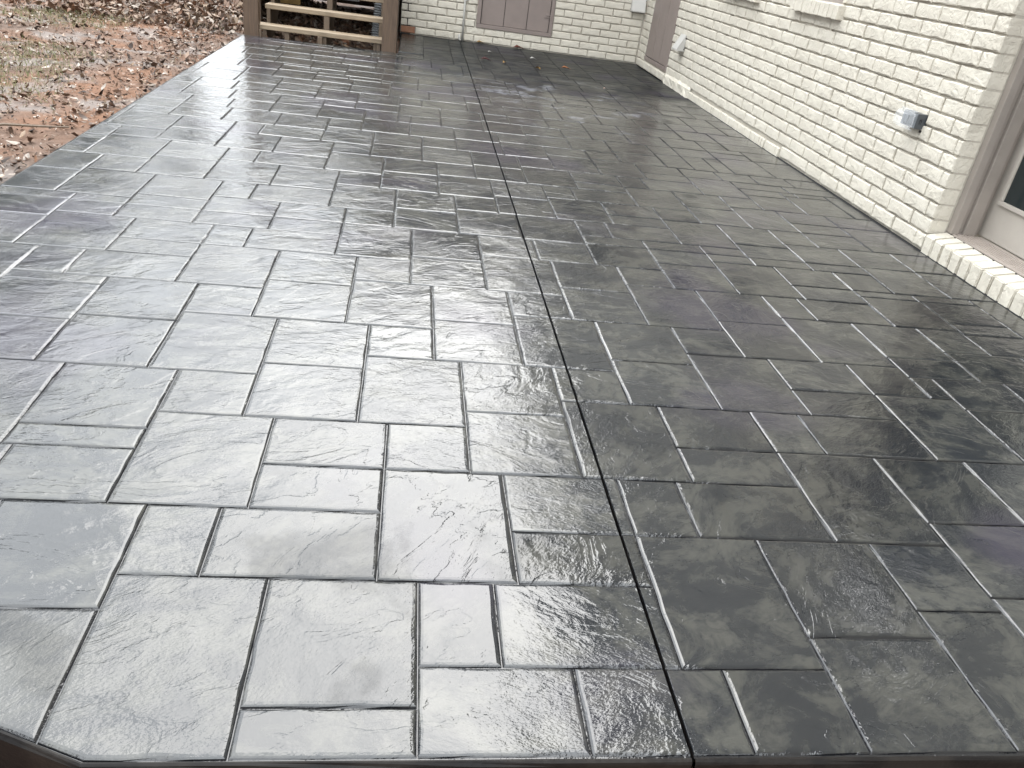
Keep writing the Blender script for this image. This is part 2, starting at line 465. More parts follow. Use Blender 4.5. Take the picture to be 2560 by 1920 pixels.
# ------------------------------------------------------------------ patio
XW = 2.845                                   # face of the patio-side brick wall
A = Vector((2.8337, 10.7464)); B = Vector((-0.1827, 10.9810))   # foot of the far wall
CUT = 0.567
YS = 9.15                                    # slab ends here in front of the steps
def back_y(x): return A.y + (A.x - x) * (B.y - A.y) / (A.x - B.x)

def slab_piece(name, poly, open_edges, parent):
    """top sheet under the stones, tooled round nose on the open edges"""
    mb = MB()
    n = len(poly)
    mb.v += [(x, y, -0.0058) for x, y in poly]
    mb.f.append(tuple(range(n)))
    prof = [(0.0, -0.0058), (0.0, -0.0035), (0.003, -0.0030), (0.0065, -0.0055), (0.009, -0.011), (0.010, -0.022), (0.010, -0.062), (0.004, -0.066), (0.004, -0.15)]
    for i in range(n):
        a, b = Vector(poly[i]), Vector(poly[(i+1) % n])
        d = (b - a).normalized(); o = Vector((d.y, -d.x))
        if i in open_edges:
            base = len(mb.v)
            def off(k, at):
                # mitre with a neighbouring open edge
                j = (i-1) % n if at == 0 else (i+1) % n
                pt = a if at == 0 else b
                if j in open_edges:
                    c, e = Vector(poly[j]), Vector(poly[(j+1) % n])
                    d2 = (e - c).normalized(); o2 = Vector((d2.y, -d2.x))
                    mt = (o + o2); mt = mt / mt.dot(o)
                    return pt + mt * k
                return pt + o * k
            segs = max(1, int((b - a).length / 0.12))
            for k, z in prof:
                p0, p1 = off(k, 0), off(k, 1)
                for s in range(segs + 1):
                    q = p0.lerp(p1, s / segs)
                    jz = RNG.uniform(-0.0012, 0.0012) if 0 < s < segs else 0
                    mb.v.append((q.x + o.x * jz, q.y + o.y * jz, z + jz * 0.6))
            w = segs + 1
            for r in range(len(prof) - 1):
                for s in range(segs):
                    mb.f.append((base + r*w + s, base + (r+1)*w + s, base + (r+1)*w + s + 1, base + r*w + s + 1))
        else:
            base = len(mb.v)
            mb.v += [(a.x, a.y, -0.0058), (b.x, b.y, -0.0058), (b.x, b.y, -0.15), (a.x, a.y, -0.15)]
            mb.f.append((base, base+3, base+2, base+1))
    o = mb.build(name, M['slab'], parent)
    o.data.materials.append(M['stone']); o.data.polygons[0].material_index = 1
    return o

SLAB_L = [(-0.454, 0.856), (CUT - 0.0032, 0.853), (CUT - 0.0032, back_y(CUT) + 0.02), (-0.16, B.y + 0.02), (-0.16, YS), (-1.755, YS), (-1.755, 1.386)]
SLAB_R = [(CUT + 0.0032, 0.853), (XW + 0.02, 0.846), (XW + 0.02, A.y + 0.02), (CUT + 0.0032, back_y(CUT) + 0.02)]
patio = slab_piece("patio", SLAB_L, {0, 5, 6}, None)
patio['kind'] = 'structure'
patio['label'] = 'wet looking grey stamped concrete patio with slate pattern'
slab_piece("slab_half", SLAB_R, {0}, patio)
MB().box(CUT - 0.0031, 0.86, -0.15, CUT + 0.0031, back_y(CUT), -0.030).build("control_joint", M['cut'], patio)

MB().box(XW - 0.0195, 0.87, -0.05, XW + 0.010, A.y, -0.0035).build("joint_filler", M['cut'], patio)
MB().prism([(B.x, B.y - 0.0245), (A.x - 0.025, A.y - 0.0225), (A.x - 0.025, A.y + 0.012), (B.x, B.y + 0.012)], -0.05, -0.0035).build("joint_filler", M['cut'], patio)

STONES = [(-1755,2129,-1389,2352),(-1755,2352,-1389,2686),(-1389,2129,-1022,2407),(-1389,2407,-1022,2686),(-1755,1718,-1482,2129),(-1482,1718,-1209,2129),(-1209,1718,-936,2129),(-1755,1505,-1472,1718),(-1472,1550,-1189,1718),(-1189,1505,-907,1718),(-907,1505,-624,1718),(-535,855,-232,1277),(-232,855,78,957),(78,855,382,1049),(382,855,686,1049),(686,855,913,1049),(913,855,1218,1136),(2382,2633,2845,2822),(2171,2391,2508,2633),(2508,2391,2845,2633),(1966,1847,2259,2174),(1966,2174,2259,2391),(2259,1847,2552,2119),(2259,2119,2552,2391),(2552,1847,2845,2119),(2552,2119,2845,2391),(1874,2240,1966,2391),(1740,855,2016,1010),(1740,1010,2016,1245),(1740,1245,2016,1550),(1740,1550,2016,1847),(2016,855,2292,1090),(2016,1090,2292,1245),(2016,1245,2292,1550),(2016,1550,2292,1847),(2292,855,2569,1010),(2292,1010,2569,1245),(2292,1245,2569,1480),(2292,1480,2569,1847),(2569,855,2845,1090),(2569,1090,2845,1245),(2569,1245,2845,1550),(2569,1550,2845,1705),(2569,1705,2845,1847),(1441,855,1740,1266),(1441,1266,1740,1541),(1218,855,1441,1220),(-232,957,78,1277),(78,1049,241,1277),(241,1049,603,1277),(603,1049,913,1451),(913,1136,1218,1451),(1218,1220,1441,1451),(-535,1277,-373,1504),(-373,1277,-10,1504),(-10,1277,297,1679),(297,1277,603,1451),(297,1451,603,1679),(603,1451,769,1679),(769,1451,1131,1679),(1131,1451,1441,1847),(-624,1504,-316,1895),(-316,1504,-10,1679),(1441,1541,1740,1847),(-316,1679,-10,1895),(-10,1679,213,1895),(213,1679,514,1982),(514,1679,821,2075),(821,1679,1131,1847),(-936,1718,-624,1811),(-936,1811,-624,2129),(821,1847,1131,2075),(1131,1847,1295,2075),(1295,1847,1657,2075),(1657,1847,1966,2240),(-624,1895,-400,2129),(-400,1895,-93,2201),(-93,1895,213,2288),(213,1982,514,2288),(514,2075,735,2288),(735,2075,1039,2373),(1039,2075,1347,2463),(1347,2075,1657,2240),(-1022,2129,-713,2447),(-713,2129,-400,2517),(-400,2201,-93,2517),(1347,2240,1657,2463),(1657,2240,1874,2463),(-93,2288,127,2517),(127,2288,424,2595),(424,2288,735,2681),(735,2373,1039,2681),(1874,2391,2171,2549),(-1022,2447,-713,2757),(1039,2463,1261,2681),(1261,2463,1564,2770),(1564,2463,1874,2852),(-713,2517,-487,2757),(-487,2517,-176,2840),(-176,2517,127,2903),(1874,2549,2171,2852),(127,2595,424,2903),(2171,2633,2382,2852),(346,2903,651,3288),(424,2681,651,2903),(651,2681,952,2988),(952,2681,1261,3078),(-1755,3000,-1434,3323),(-1755,2686,-1343,3000),(-1343,2686,-1022,2757),(-1343,2757,-1173,3000),(-1173,2757,-795,3000),(-795,2757,-487,3148),(1261,2770,1564,3078),(2382,2822,2672,2930),(2672,2822,2845,3237),(-487,2840,-176,3148),(1564,2852,1727,3078),(1727,2852,2080,3078),(2080,2852,2382,3162),(-176,2903,42,3148),(42,2903,346,3204),(2382,2930,2672,3162),(651,2988,952,3288),(-1434,3000,-1110,3385),(-1110,3000,-795,3148),(952,3078,1171,3288),(1171,3078,1467,3379),(1467,3078,1776,3460),(1776,3078,2080,3237),(-1110,3148,-795,3385),(-795,3148,-632,3385),(-632,3148,-267,3385),(-267,3148,42,3552),(2080,3162,2376,3237),(2376,3162,2672,3237),(42,3204,346,3552),(1776,3237,2080,3460),(2080,3237,2292,3460),(2292,3237,2589,3566),(2589,3237,2845,3566),(260,3552,562,3909),(562,3552,864,3909),(346,3288,605,3552),(605,3288,864,3552),(864,3288,1171,3566),(-1755,3323,-1434,3552),(1171,3379,1467,3566),(-1434,3385,-1205,3552),(-1205,3385,-887,3552),(-887,3385,-574,3552),(-574,3385,-267,3552),(1467,3460,1688,3566),(1688,3460,1988,3566),(1988,3460,2292,3566),(-1755,3552,-1434,3643),(-1434,3552,-1205,3643),(-1205,3552,-887,3705),(-887,3552,-574,3771),(-574,3552,-267,3771),(-267,3552,-44,3771),(-44,3552,260,3838),(864,3566,1171,3681),(1171,3566,1467,3681),(1467,3566,1688,3681),(1688,3566,1988,3761),(1988,3566,2292,3830),(2292,3566,2589,3830),(2589,3566,2845,3830),(-1755,3643,-1528,3974),(-1528,3643,-1205,4026),(864,3681,1024,3909),(1078,3909,1379,4062),(1024,3681,1379,3909),(1379,3681,1688,4062),(-1205,3705,-887,4026),(1688,3761,1988,4062),(-887,3771,-723,4026),(-668,4026,-354,4405),(-723,3771,-354,4026),(-354,3771,-44,4152),(1988,3830,2188,4062),(2188,3830,2502,4062),(2502,3830,2845,4230),(-44,3838,260,4152),(260,3909,476,4152),(476,3909,777,4211),(777,4280,946,4521),(777,3909,1078,4280),(-1755,3974,-1528,4287),(-1528,4026,-1304,4287),(-1304,4026,-985,4364),(-985,4405,-813,4653),(-985,4026,-668,4405),(997,4521,1300,4661),(946,4280,1300,4521),(1078,4276,1300,4280),(1078,4062,1379,4276),(1379,4062,1604,4276),(1604,4062,1903,4361),(1903,4062,2188,4446),(2188,4062,2502,4230),(-354,4152,-131,4405),(-131,4152,177,4483),(177,4152,476,4521),(476,4211,777,4521),(2188,4230,2502,4446),(2716,4446,2845,4903),(2502,4818,2716,4903),(2502,4230,2845,4446),(2403,4818,2502,4903),(1300,4276,1604,4661),(-1755,4287,-1628,4662),(-1755,4662,-1628,4912),(-1392,4699,-1069,5003),(-1392,5003,-1069,5307),(-1304,4653,-1069,4699),(-1628,4287,-1304,4699),(1604,4361,1903,4661),(-1304,4364,-985,4653),(-754,4653,-441,5034),(-813,4405,-441,4653),(-441,4405,-131,4787),(1903,4446,2120,4661),(2120,4446,2403,4754),(2403,4446,2716,4818),(-131,4483,177,4787),(177,4521,397,4787),(397,4521,698,4820),(698,4521,997,4897),(-1069,5034,-898,5307),(-1069,4653,-754,5034),(997,4661,1300,4897),(1300,4661,1460,4897),(1460,4661,1815,4897),(1815,4661,2120,5058),(-1719,5307,-1485,5485),(-1719,4912,-1392,5307),(-1628,4699,-1392,4912),(2120,4754,2403,4903),(-527,5034,-217,5413),(-441,4787,-217,5034),(-217,4787,90,5096),(90,4787,397,5146),(397,4820,698,5146),(618,5146,915,5512),(698,4897,915,5146),(915,5277,1211,5512),(915,4897,1214,5277),(1214,4897,1513,5277),(1513,4897,1815,5058),(2242,5897,2539,6019),(2242,5726,2539,5897),(2242,5277,2544,5726),(2544,5277,2845,5726),(2334,5058,2590,5277),(2590,5058,2845,5277),(2120,5277,2242,5665),(2120,4903,2482,5058),(2482,4903,2845,5058),(1951,5277,2120,5665),(1748,5277,1951,5649),(1748,5649,1951,5897),(-1755,4912,-1719,5141),(-1755,5141,-1719,5485),(-844,5307,-527,5680),(-898,5034,-527,5307),(1513,5058,1815,5277),(1815,5058,2075,5277),(2075,5058,2334,5277),(-217,5096,90,5413),(90,5146,313,5413),(313,5146,618,5466),(313,5466,618,5785),(1211,5277,1428,5512),(1428,5277,1748,5563),(-1256,5969,-936,6297),(-1485,5680,-1210,5969),(-1210,5680,-936,5969),(-1485,5307,-1168,5680),(-1168,5307,-844,5680),(-527,5413,-309,5680),(-309,5413,5,5785),(5,5413,313,5785),(-1755,6636,-1683,6972),(-1755,6972,-1683,7308),(-1755,5969,-1583,6369),(-1755,6369,-1583,6636),(-1755,5485,-1485,5727),(-1755,5727,-1485,5969),(618,5512,834,5785),(834,5512,1128,5823),(1128,5512,1428,5897),(1428,5563,1748,5897),(1951,5665,2242,5920),(-936,5680,-621,5989),(-936,5989,-621,6297),(-707,6297,-396,6698),(-621,6088,-396,6297),(-621,5680,-309,6088),(2539,5726,2845,6019),(-82,5785,5,6031),(-309,5785,-82,6088),(5,5785,226,6031),(226,5785,531,6099),(531,5785,834,6136),(834,5823,1128,6136),(1128,5897,1350,6136),(1350,5897,1650,6197),(1350,6197,1650,6497),(1217,6873,1577,7166),(1217,6497,1544,6873),(1544,6497,1871,6873),(968,6797,1217,7166),(1650,6251,1871,6497),(1650,5897,1951,6251),(1951,5920,2242,6251),(-1351,6636,-1027,7006),(-1583,6297,-1305,6636),(-1305,6297,-1027,6636),(-1583,5969,-1256,6297),(2242,6019,2455,6251),(2455,6019,2845,6251),(-82,6031,226,6411),(-396,6088,-82,6332),(-396,6332,-82,6698),(226,6099,531,6411),(531,6136,754,6411),(754,6136,1053,6401),(754,6401,1053,6797),(1053,6136,1350,6497),(1871,6251,2160,6562),(1871,6562,2160,6873),(2160,6251,2455,6603),(2455,6251,2845,6603),(-1027,6297,-707,6486),(-1027,6486,-707,6770),(-1027,6770,-707,7006),(-82,6411,87,6698),(146,6698,448,6797),(87,6411,448,6698),(448,6411,754,6797),(1053,6497,1217,6797),(2160,6603,2385,6873),(2385,6603,2652,6873),(2504,7847,2845,8035),(2504,8035,2845,8317),(2575,7236,2845,7481),(2575,7481,2845,7847),(2652,6603,2845,6920),(2652,6920,2845,7236),(-1683,6636,-1351,7040),(-1683,7040,-1351,7308),(-803,7006,-485,7253),(-707,6698,-485,7006),(-485,6698,-169,6975),(-485,6975,-169,7253),(-169,6698,146,7082),(146,6797,448,7082),(448,6797,668,7082),(668,6797,968,7188),(668,7188,968,7449),(421,8736,724,9040),(421,9040,724,9346),(421,9346,724,9580),(421,9580,724,9815),(421,9815,724,9970),(421,9970,724,10275),(421,10275,724,10510),(421,10510,724,10850),(724,8736,1027,8970),(724,8970,1027,9205),(724,9205,1027,9510),(724,9510,1027,9815),(724,9815,1027,10120),(724,10120,1027,10355),(724,10355,1027,10660),(724,10660,1027,10850),(1027,8736,1330,8816),(1027,8816,1330,9050),(1027,9050,1330,9356),(1027,9356,1330,9590),(1027,9590,1330,9745),(1027,9745,1330,10050),(1027,10050,1330,10285),(1027,10285,1330,10590),(1027,10590,1330,10850),(1330,8736,1633,8816),(1330,8816,1633,8970),(1330,8970,1633,9276),(1330,9276,1633,9430),(1330,9430,1633,9735),(1330,9735,1633,10040),(1330,10040,1633,10195),(1330,10195,1633,10500),(1330,10500,1633,10850),(1633,8736,1936,8970),(1633,8970,1936,9205),(1633,9205,1936,9510),(1633,9510,1936,9665),(1633,9665,1936,9970),(1633,9970,1936,10205),(1633,10205,1936,10510),(1633,10510,1936,10850),(1936,8736,2239,8890),(1936,8890,2239,9196),(1936,9196,2239,9500),(1936,9500,2239,9735),(1936,9735,2239,10040),(1936,10040,2239,10195),(1936,10195,2239,10500),(1936,10500,2239,10655),(1936,10655,2239,10850),(2239,8736,2542,8890),(2239,8890,2542,9196),(2239,9196,2542,9500),(2239,9500,2542,9805),(2239,9805,2542,9960),(2239,9960,2542,10265),(2239,10265,2542,10500),(2239,10500,2542,10850),(2542,8736,2845,8890),(2542,8890,2845,9045),(2542,9045,2845,9200),(2542,9200,2845,9355),(2542,9355,2845,9510),(2542,9510,2845,9745),(2542,9745,2845,9980),(2542,9980,2845,10135),(2542,10135,2845,10440),(2542,10440,2845,10675),(2542,10675,2845,10850),(806,8383,1098,8736),(1098,8383,1389,8736),(1389,8383,1680,8736),(1680,8383,1971,8736),(1971,8383,2263,8736),(2263,8383,2554,8736),(2554,8383,2845,8736),(1103,8317,1393,8383),(1393,8317,1683,8383),(1683,8317,1974,8383),(1974,8317,2264,8383),(2264,8317,2555,8383),(2555,8317,2845,8383),(109,9266,421,9530),(109,9530,421,9794),(109,9794,421,10058),(109,10058,421,10322),(109,10322,421,10586),(109,10586,421,10850),(1103,8022,1383,8317),(1383,8022,1663,8317),(1663,8022,1944,8317),(1944,8022,2224,8317),(2224,8022,2504,8317),(968,7236,1289,7446),(968,7446,1289,7760),(968,7760,1289,8022),(1289,7236,1611,7498),(1289,7498,1611,7760),(1289,7760,1611,8022),(1611,7236,1932,7498),(1932,7236,2254,7498),(1611,7498,1932,7813),(1611,7813,1932,8022),(1932,7498,2254,7708),(1932,7708,2254,8022),(2254,7236,2575,7498),(2254,7498,2575,7760),(2254,7760,2575,8022),(885,7449,968,7735),(885,7735,968,8022),(968,7166,1251,7236),(1251,7166,1535,7236),(1535,7166,1818,7236),(1818,7166,2102,7236),(-1755,8904,-1444,8984),(-1755,8984,-1444,9289),(-1755,9289,-1444,9444),(-1755,9444,-1444,9749),(-1755,9749,-1444,9904),(-1755,9904,-1444,10209),(-1755,10209,-1444,10514),(-1755,10514,-1444,10669),(-1755,10669,-1444,10850),(-1444,8904,-1134,9059),(-1444,9059,-1134,9294),(-1444,9294,-1134,9599),(-1444,9599,-1134,9904),(-1444,9904,-1134,10209),(-1444,10209,-1134,10514),(-1444,10514,-1134,10850),(-1134,8904,-823,9059),(-1134,9059,-823,9364),(-1134,9364,-823,9669),(-1134,9669,-823,9974),(-1134,9974,-823,10279),(-1134,10279,-823,10434),(-1134,10434,-823,10739),(-1134,10739,-823,10850),(-823,8904,-512,8984),(-823,8984,-512,9289),(-823,9289,-512,9524),(-823,9524,-512,9829),(-823,9829,-512,9984),(-823,9984,-512,10219),(-823,10219,-512,10524),(-823,10524,-512,10850),(-512,8904,-202,9209),(-512,9209,-202,9514),(-512,9514,-202,9749),(-512,9749,-202,9904),(-512,9904,-202,10139),(-512,10139,-202,10374),(-512,10374,-202,10529),(-512,10529,-202,10850),(-202,8904,109,8984),(-202,8984,109,9289),(-202,9289,109,9594),(-202,9594,109,9829),(-202,9829,109,9984),(-202,9984,109,10219),(-202,10219,109,10454),(-202,10454,109,10850),(-421,8892,-156,8904),(-156,8892,109,8904),(-978,8661,-738,8904),(1577,6873,1839,7166),(1839,6873,2102,7166),(2102,6873,2385,7236),(2385,6873,2652,7236),(-1351,7006,-1124,7308),(-1124,7006,-803,7361),(-1124,7361,-803,7597),(-169,7082,54,7364),(54,7082,358,7398),(358,7082,668,7449),(-258,7253,-169,7364),(-803,7253,-531,7405),(-531,7253,-258,7405),(-1755,7308,-1454,7633),(-890,7597,-576,8013),(-1124,7597,-890,7697),(-1454,7308,-1124,7697),(-258,7364,54,7726),(54,7398,358,7726),(-803,7405,-576,7597),(-576,7405,-258,7709),(-576,7709,-258,8013),(358,7449,621,7726),(621,7449,885,7726),(-1755,7633,-1454,7983),(-1454,7697,-1215,7983),(-978,8351,-657,8661),(-1215,8013,-936,8351),(-936,8013,-657,8351),(-1215,7697,-890,8013),(-258,7726,-84,8013),(-342,8013,-33,8426),(-33,8013,277,8426),(-84,7726,277,8013),(885,8022,1103,8101),(277,7726,581,8101),(581,7726,885,8101),(-1755,7983,-1541,8358),(-1755,8358,-1541,8608),(-1541,7983,-1215,8351),(-657,8013,-342,8344),(277,8101,494,8390),(806,8101,1103,8383),(185,8736,421,8995),(185,8390,496,8736),(496,8390,806,8736),(494,8101,806,8390),(-657,8344,-342,8661),(-1617,8608,-1298,8904),(-1541,8351,-1298,8608),(-1298,8351,-978,8628),(-1298,8628,-978,8904),(-342,8426,-118,8661),(-118,8426,185,8612),(-118,8612,185,8892),(-1755,8608,-1617,8798),(-1755,8798,-1617,9082),(-738,8661,-421,8979),(-421,8661,-118,8892),(109,8995,421,9266),(109,8892,185,8995),(-1755,855,-1450,1200),(-1755,1200,-1450,1505),(-1450,855,-1150,1200),(-1450,1200,-1150,1505),(-1150,855,-845,1040),(-1150,1040,-845,1270),(-1150,1270,-845,1505),(-845,855,-535,1183),(-845,1183,-535,1505)]

def clip(poly, nrm, c):
    """keep the side nrm . p <= c"""
    out = []
    for i in range(len(poly)):
        p, q = poly[i], poly[(i+1) % len(poly)]
        dp, dq = nrm[0]*p[0] + nrm[1]*p[1] - c, nrm[0]*q[0] + nrm[1]*q[1] - c
        if dp <= 0: out.append(p)
        if (dp < 0 < dq) or (dq < 0 < dp):
            t = dp / (dp - dq)
            out.append((p[0] + (q[0]-p[0])*t, p[1] + (q[1]-p[1])*t))
    cl_ = []
    for p in out:
        if not cl_ or hypot(p[0]-cl_[-1][0], p[1]-cl_[-1][1]) > 1e-4: cl_.append(p)
    if len(cl_) > 1 and hypot(cl_[0][0]-cl_[-1][0], cl_[0][1]-cl_[-1][1]) < 1e-4: cl_.pop()
    return cl_

def area(poly):
    return 0.5 * sum(poly[i][0]*poly[(i+1) % len(poly)][1] - poly[(i+1) % len(poly)][0]*poly[i][1] for i in range(len(poly)))

def inset(poly, ds):
    """inset a convex ccw polygon, one distance per edge"""
    n = len(poly); L = []
    for i in range(n):
        a, b = Vector(poly[i]), Vector(poly[(i+1) % n])
        d = (b - a).normalized(); L.append((a + Vector((-d.y, d.x)) * ds[i], d))
    out = []
    for i in range(n):
        p, d = L[i-1]; q, e = L[i]
        den = d.x*e.y - d.y*e.x
        if abs(den) < 1e-6: out.append(tuple(q)); continue
        t = ((q.x-p.x)*e.y - (q.y-p.y)*e.x) / den
        out.append((p.x + d.x*t, p.y + d.y*t))
    return out

def stone_mesh(poly, seed, rng, cutedge, far):
    """worn slab with a sloped, slightly ragged arris; returns verts, faces"""
    n = len(poly)
    tight = [0.0004 if cutedge[i] else 0.0008 for i in range(n)]
    m0 = [0.0006 if cutedge[i] else rng.uniform(0.0020, 0.0036) for i in range(n)]
    mid = [0.0012 if cutedge[i] else m0[i] + rng.uniform(0.0025, 0.004) for i in range(n)]
    top = [0.0022 if cutedge[i] else mid[i] + rng.uniform(0.0035, 0.006) for i in range(n)]
    rings = [inset(poly, tight), inset(poly, m0), inset(poly, mid), inset(poly, top)]
    zs = [-0.0060, -0.0028, -0.0009, 0.0]
    cx = sum(p[0] for p in poly)/n; cy = sum(p[1] for p in poly)/n
    tx, ty, dz = rng.gauss(0, 0.0030), rng.gauss(0, 0.0030), rng.uniform(-0.0008, 0.0008)
    step = 0.045 if not far else 0.11
    cnt = [max(1, int(hypot(poly[(i+1) % n][0]-poly[i][0], poly[(i+1) % n][1]-poly[i][1]) / step)) for i in range(n)]
    v = []; per = sum(cnt)
    jit = [rng.gauss(0, 0.0011) for _ in range(per)]
    for r, ring in enumerate(rings):
        k = 0
        for i in range(n):
            a, b = ring[i], ring[(i+1) % n]
            ex, ey = b[0]-a[0], b[1]-a[1]; ln = hypot(ex, ey) or 1
            nxn, nyn = -ey/ln, ex/ln
            for s in range(cnt[i]):
                t = s / cnt[i]
                j = jit[k] * (0.0 if (s == 0 or r == 0) else 1.0) * (0.3 if cutedge[i] else 1.0)
                x, y = a[0] + ex*t + nxn*j, a[1] + ey*t + nyn*j
                z = zs[r] + (0 if r == 0 else dz + tx*(x-cx) + ty*(y-cy))
                v.append((x, y, z)); k += 1
    f = []
    for r in range(3):
        for k in range(per):
            k2 = (k+1) % per
            f.append((r*per+k, r*per+k2, (r+1)*per+k2, (r+1)*per+k))
    f.append(tuple(3*per + k for k in range(per)))
    return v, f

def set_seed(me, vals):
    a = me.attributes.new('seed', 'FLOAT', 'POINT')
    a.data.foreach_set('value', vals)

pieces = []
ch_n = Vector((-0.529, -1.301)).normalized()          # outward of the cut corner
ch_c = ch_n.dot(Vector((-0.454, 0.856)))
bw_n = Vector((A.y - B.y, B.x - A.x)); bw_n = (bw_n if bw_n.y > 0 else -bw_n).normalized()
bw_c = bw_n.dot(A) - 0.025
for k, r in enumerate(STONES):
    x0, y0, x1, y1 = (q / 1000 for q in r)
    x1 = min(x1, XW - 0.020)
    base = [(x0, y0), (x1, y0), (x1, y1), (x0, y1)]
    base = clip(base, (0, -1), -0.857)
    if len(base) > 2: base = clip(base, ch_n, ch_c - 0.001)
    if len(base) > 2: base = clip(base, bw_n, bw_c)
    if len(base) > 2 and x0 < -0.16 and y1 > YS:
        if x1 > -0.16 and y0 < YS:
            base = clip(base, (0, 1), YS - 0.004)
        elif y0 >= YS: base = clip(base, (-1, 0), 0.162)
        else: base = clip(base, (0, 1), YS - 0.004)
    if len(base) < 3: continue
    for side in (0, 1):
        q = clip(base, (1, 0), CUT - 0.0028) if side == 0 else clip(base, (-1, 0), -CUT - 0.0028)
        if len(q) < 3 or area(q) < 0.0012: continue
        w = max(p[0] for p in q) - min(p[0] for p in q)
        if w < 0.02: continue
        ce = []
        for i in range(len(q)):
            a, b = q[i], q[(i+1) % len(q)]
            ce.append(abs(a[0]-b[0]) < 1e-4 and abs(abs(a[0]-CUT) - 0.0028) < 2e-4)
        ps = [project((p[0], p[1], 0)) for p in q]
        size = 0
        if all(ps):
            c = [(min(max(u, 0), 2560), min(max(w_, 0), 1920)) for u, w_ in ps]
            size = abs(area(c))
        pieces.append((size, q, k, ce))
pieces.sort(key=lambda t: -t[0])
rest_v, rest_f, rest_s = [], [], []
for idx, (size, q, k, ce) in enumerate(pieces):
    rng = random.Random(1000 + k)
    seed = rng.random()
    v, f = stone_mesh(q, seed, random.Random(3000 + idx), ce, size < 1500)
    if idx < 300 and size > 30:
        me = mesh("paving_stone", v, f, M['stone'])
        set_seed(me, [seed] * len(v))
        link("paving_stone", me, patio)
    else:
        b = len(rest_v)
        rest_v += v; rest_f += [tuple(i + b for i in t) for t in f]; rest_s += [seed] * len(v)
me = mesh("paving_stones_beyond", rest_v, rest_f, M['stone']); set_seed(me, rest_s)
o = link("paving_stones_beyond", me, patio); o['kind'] = 'stuff'

# ------------------------------------------------------------------ house
house = thing("house", "cream painted brick house along the right and far sides of the patio", "house", (XW, 6.0, 0))
HX, HY = XW, 6.0
def hpart(o, parent=house):
    """parts are modelled in world coordinates: take the parents' offset out"""
    o.parent = parent
    o.matrix_parent_inverse = Matrix.Translation((-HX, -HY, 0)) if parent is house else Matrix.Translation((0, 0, 0))
    return o
PITCH, Z0 = 0.0848, 0.090
ROT_R = pi / 2
DL = (B - A).normalized()
ROT_B = atan2(DL.y, DL.x)
def frame_r(u, out, z): return (XW - out, u, z)                       # u = world y
def frame_b(u, out, z):
    nrm = Vector((-DL.y, DL.x))                                        # towards the camera
    p = A + DL * u + nrm * out
    return (p.x, p.y, z)

def brick_variant(seed, L, H, D):
    """a tumbled brick: worn edges, three rings and a face; origin lower left of the face plane"""
    r = random.Random(seed)
    nu, nz = 5, 2
    def ring(ins, out, amp):
        pts = []
        loop = [(i/nu, 0) for i in range(nu)] + [(1, j/nz) for j in range(nz)] + [(1 - i/nu, 1) for i in range(nu)] + [(0, 1 - j/nz) for j in range(nz)]
        for a, b in loop:
            x = ins + a*(L - 2*ins); z = ins + b*(H - 2*ins)
            pts.append((x + r.gauss(0, amp), out + r.gauss(0, amp*0.5), z + r.gauss(0, amp)))
        return pts
    n = 2*(nu + nz)
    A_ = ring(0.0, 0.0, 0.0); A_ = [(x, -D, z) for x, y, z in A_]
    B_ = ring(0.0005, -0.006, 0.0016)
    C_ = ring(0.0060, 0.0, 0.0018)
    v = A_ + B_ + C_
    f = [(q*n + k, q*n + (k+1) % n, (q+1)*n + (k+1) % n, (q+1)*n + k) for q in range(2) for k in range(n)]
    f = [t[::-1] for t in f]
    cidx = len(v); v.append((L*r.uniform(.35, .65), 0.0015, H*0.5))
    f += [(2*n + (k+1) % n, 2*n + k, cidx) for k in range(n)]
    return v, f
BL, BH = 0.234, 0.0745
VAR = [brick_variant(50 + i, BL, BH, 0.045) for i in range(10)]
VARD = [brick_variant(80 + i, BL, BH, 0.10) for i in range(4)]
VARM = [mesh("brick", v, f, M['brick'], False) for v, f in VAR]
VARMD = [mesh("brick", v, f, M['brick'], False) for v, f in VARD]

